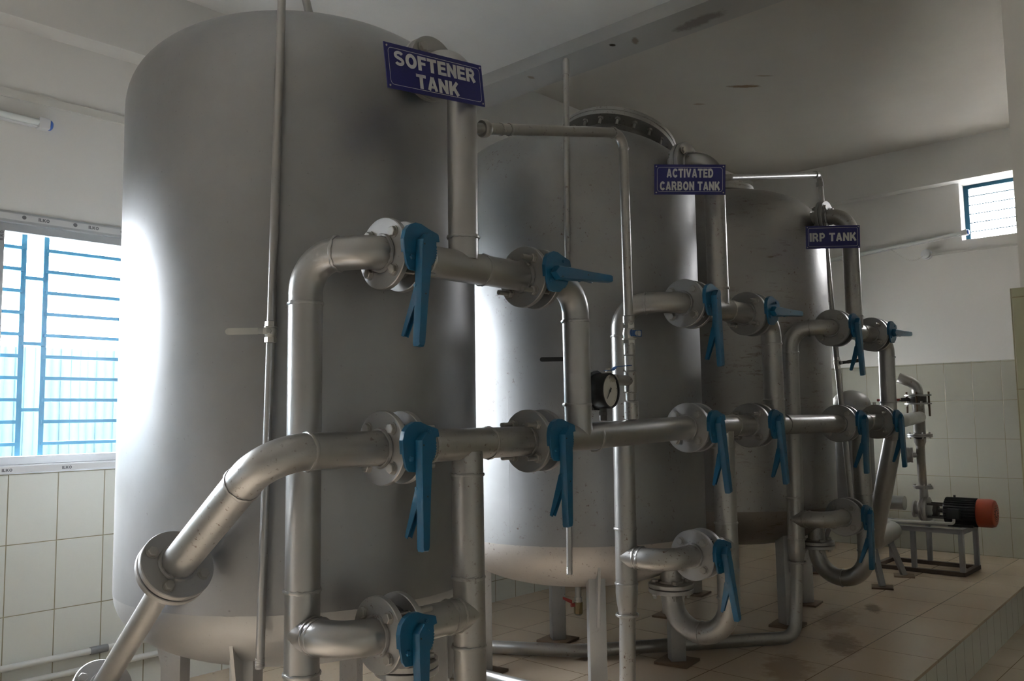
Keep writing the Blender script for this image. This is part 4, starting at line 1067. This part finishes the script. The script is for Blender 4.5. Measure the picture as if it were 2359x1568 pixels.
for a in (225, 320, 90):
    ar = radians(a); b = new()
    p0 = V((vx+.12*cos(ar), vy+.12*sin(ar), -.62)); p1 = V((vx+.33*cos(ar), vy+.33*sin(ar), -1.14))
    tube(b, [p0, p1], .024, 4); lg = part('leg', b, M['stand'], t)
    b = new(); box(b, p1 - V((0,0,.005)), (.13, .13, .010), Matrix.Rotation(radians(20), 3, 'Z')); part('base_plate', b, M['plate'], lg)

# ---------------------------------------------------------------- things on the walls
def tube_light(p0, p1, out, label):
    p0, p1, out = V(p0), V(p1), V(out); d = (p1-p0).normalized(); c = (p0+p1)/2; up = out.cross(d).normalized()
    if up.z < 0: up = -up
    R_ = Matrix((d, out, up)).transposed()
    t = thing('tube_light', label, 'lamp', tuple(c), 'slim tube lights on the walls')
    L = (p1-p0).length
    b = new(); box(b, c + out*.012, (L, .024, .034), R_, .003); part('housing', b, M['lamp_body'], t)
    b = new(); cyl(b, p0 + out*.032 + d*.03, p1 + out*.032 - d*.03, .013, 20); part('lamp_tube', b, M['lamp_tube'], t)
    for s_, q in ((1, p1), (-1, p0)):
        b = new(); box(b, q + out*.022 - d*s_*.022, (.044, .048, .044), R_, .006); part('end_holder', b, M['lamp_body'], t)
        b = new(); lathe(b, [(.022, 0), (.021, .006), (.015, .012), (0, .014)], q + out*.024, d*s_, 20); part('end_cap', b, M['lamp_cap'], t, 'translucent blue end cap')
    return t
tube_light((.0, YW, 1.24), (1.215, YW, 1.222), (0,-1,0), 'slim tube light above the long window, blue end cap')
tube_light((XF, 3.02, 1.335), (XF, 1.82, 1.415), (-1,0,0), 'slim tube light high on the far wall')
b = new(); bx(b, -1.5, 3.6, YW-.014, YW, 1.307, 1.341); tag(part('cable_trunking', b, M['pvc']), 'white flat cable trunking above the tube light on the window wall', 'trunking')
b = new(); box(b, (XF-.008, (2.143+.4)/2, 1.262), (.016, 1.70, .018), Matrix.Rotation(radians(.8), 3, 'X')); tag(part('cable_conduit', b, M['pvc']), 'thin white cable conduit on the far wall under the small window', 'conduit')
b = new(); box(b, (XF-.008, 3.3, 1.33), (.016, .6, .018)); tag(part('cable_conduit', b, M['pvc']), 'thin white conduit left of the far wall tube light', 'conduit')
t = thing('ceiling_rose', 'round white socket on the far wall under the tube light', 'socket', (XF, 2.143, 1.281))
b = new(); lathe(b, [(.045, 0), (.045, .012), (.036, .014), (.034, .040), (.02, .046), (0, .046)], (XF, 2.143, 1.281), (-1,0,0), 28); part('socket_body', b, M['lamp_body'], t)
b = new(); pts = []
P0, P1 = V((XF-.03, 2.42, 1.365)), V((XF-.045, 2.143, 1.275))
for k in range(161):
    f = k/160; p = P0 + (P1-P0)*f; p.z -= .085*sin(pi*min(1, f*1.0))*(.6+.4*f); a = f*2*pi*20; rr_ = .006 if f < .85 else .001
    pts.append(p + V((cos(a)*rr_, 0, sin(a)*rr_)))
tube(b, pts, .0018, 6); tag(part('twisted_cord', b, M['pvc']), 'thin curly flex hanging from the tube light to the round socket', 'cable')
# two water pipes low on the window wall
for z, x1_, lab in ((-.935, 1.44, 'upper white water pipe with a grey coupling low on the window wall'), (-1.003, 2.35, 'lower white water pipe low on the window wall')):
    t = thing('wall_pipe', lab, 'pipe', (.6, YW-.03, z), 'white water pipes low on the window wall')
    b = new(); tube(b, [(-.5, YW-.03, z), (x1_, YW-.03, z)], .0125, 18); part('pipe', b, M['pvc'], t)
    if z > -.97:
        b = new(); lathe(b, [(.015, 0), (.0155, .01), (.0155, .06), (.015, .07)], (x1_-.005, YW-.03, z), (1,0,0), 20); part('coupling', b, M['grey_pvc'], t, 'dark grey coupling')
        b = new(); tube(b, [(x1_+.06, YW-.03, z), (2.1, YW-.03, z)], .0125, 18); part('pipe', b, M['pvc'], t)
    for x in (.2, 1.0, 1.8):
        b = new(); box(b, (x, YW-.012, z), (.018, .024, .04)); part('pipe_clip', b, M['grey_pvc'], t)
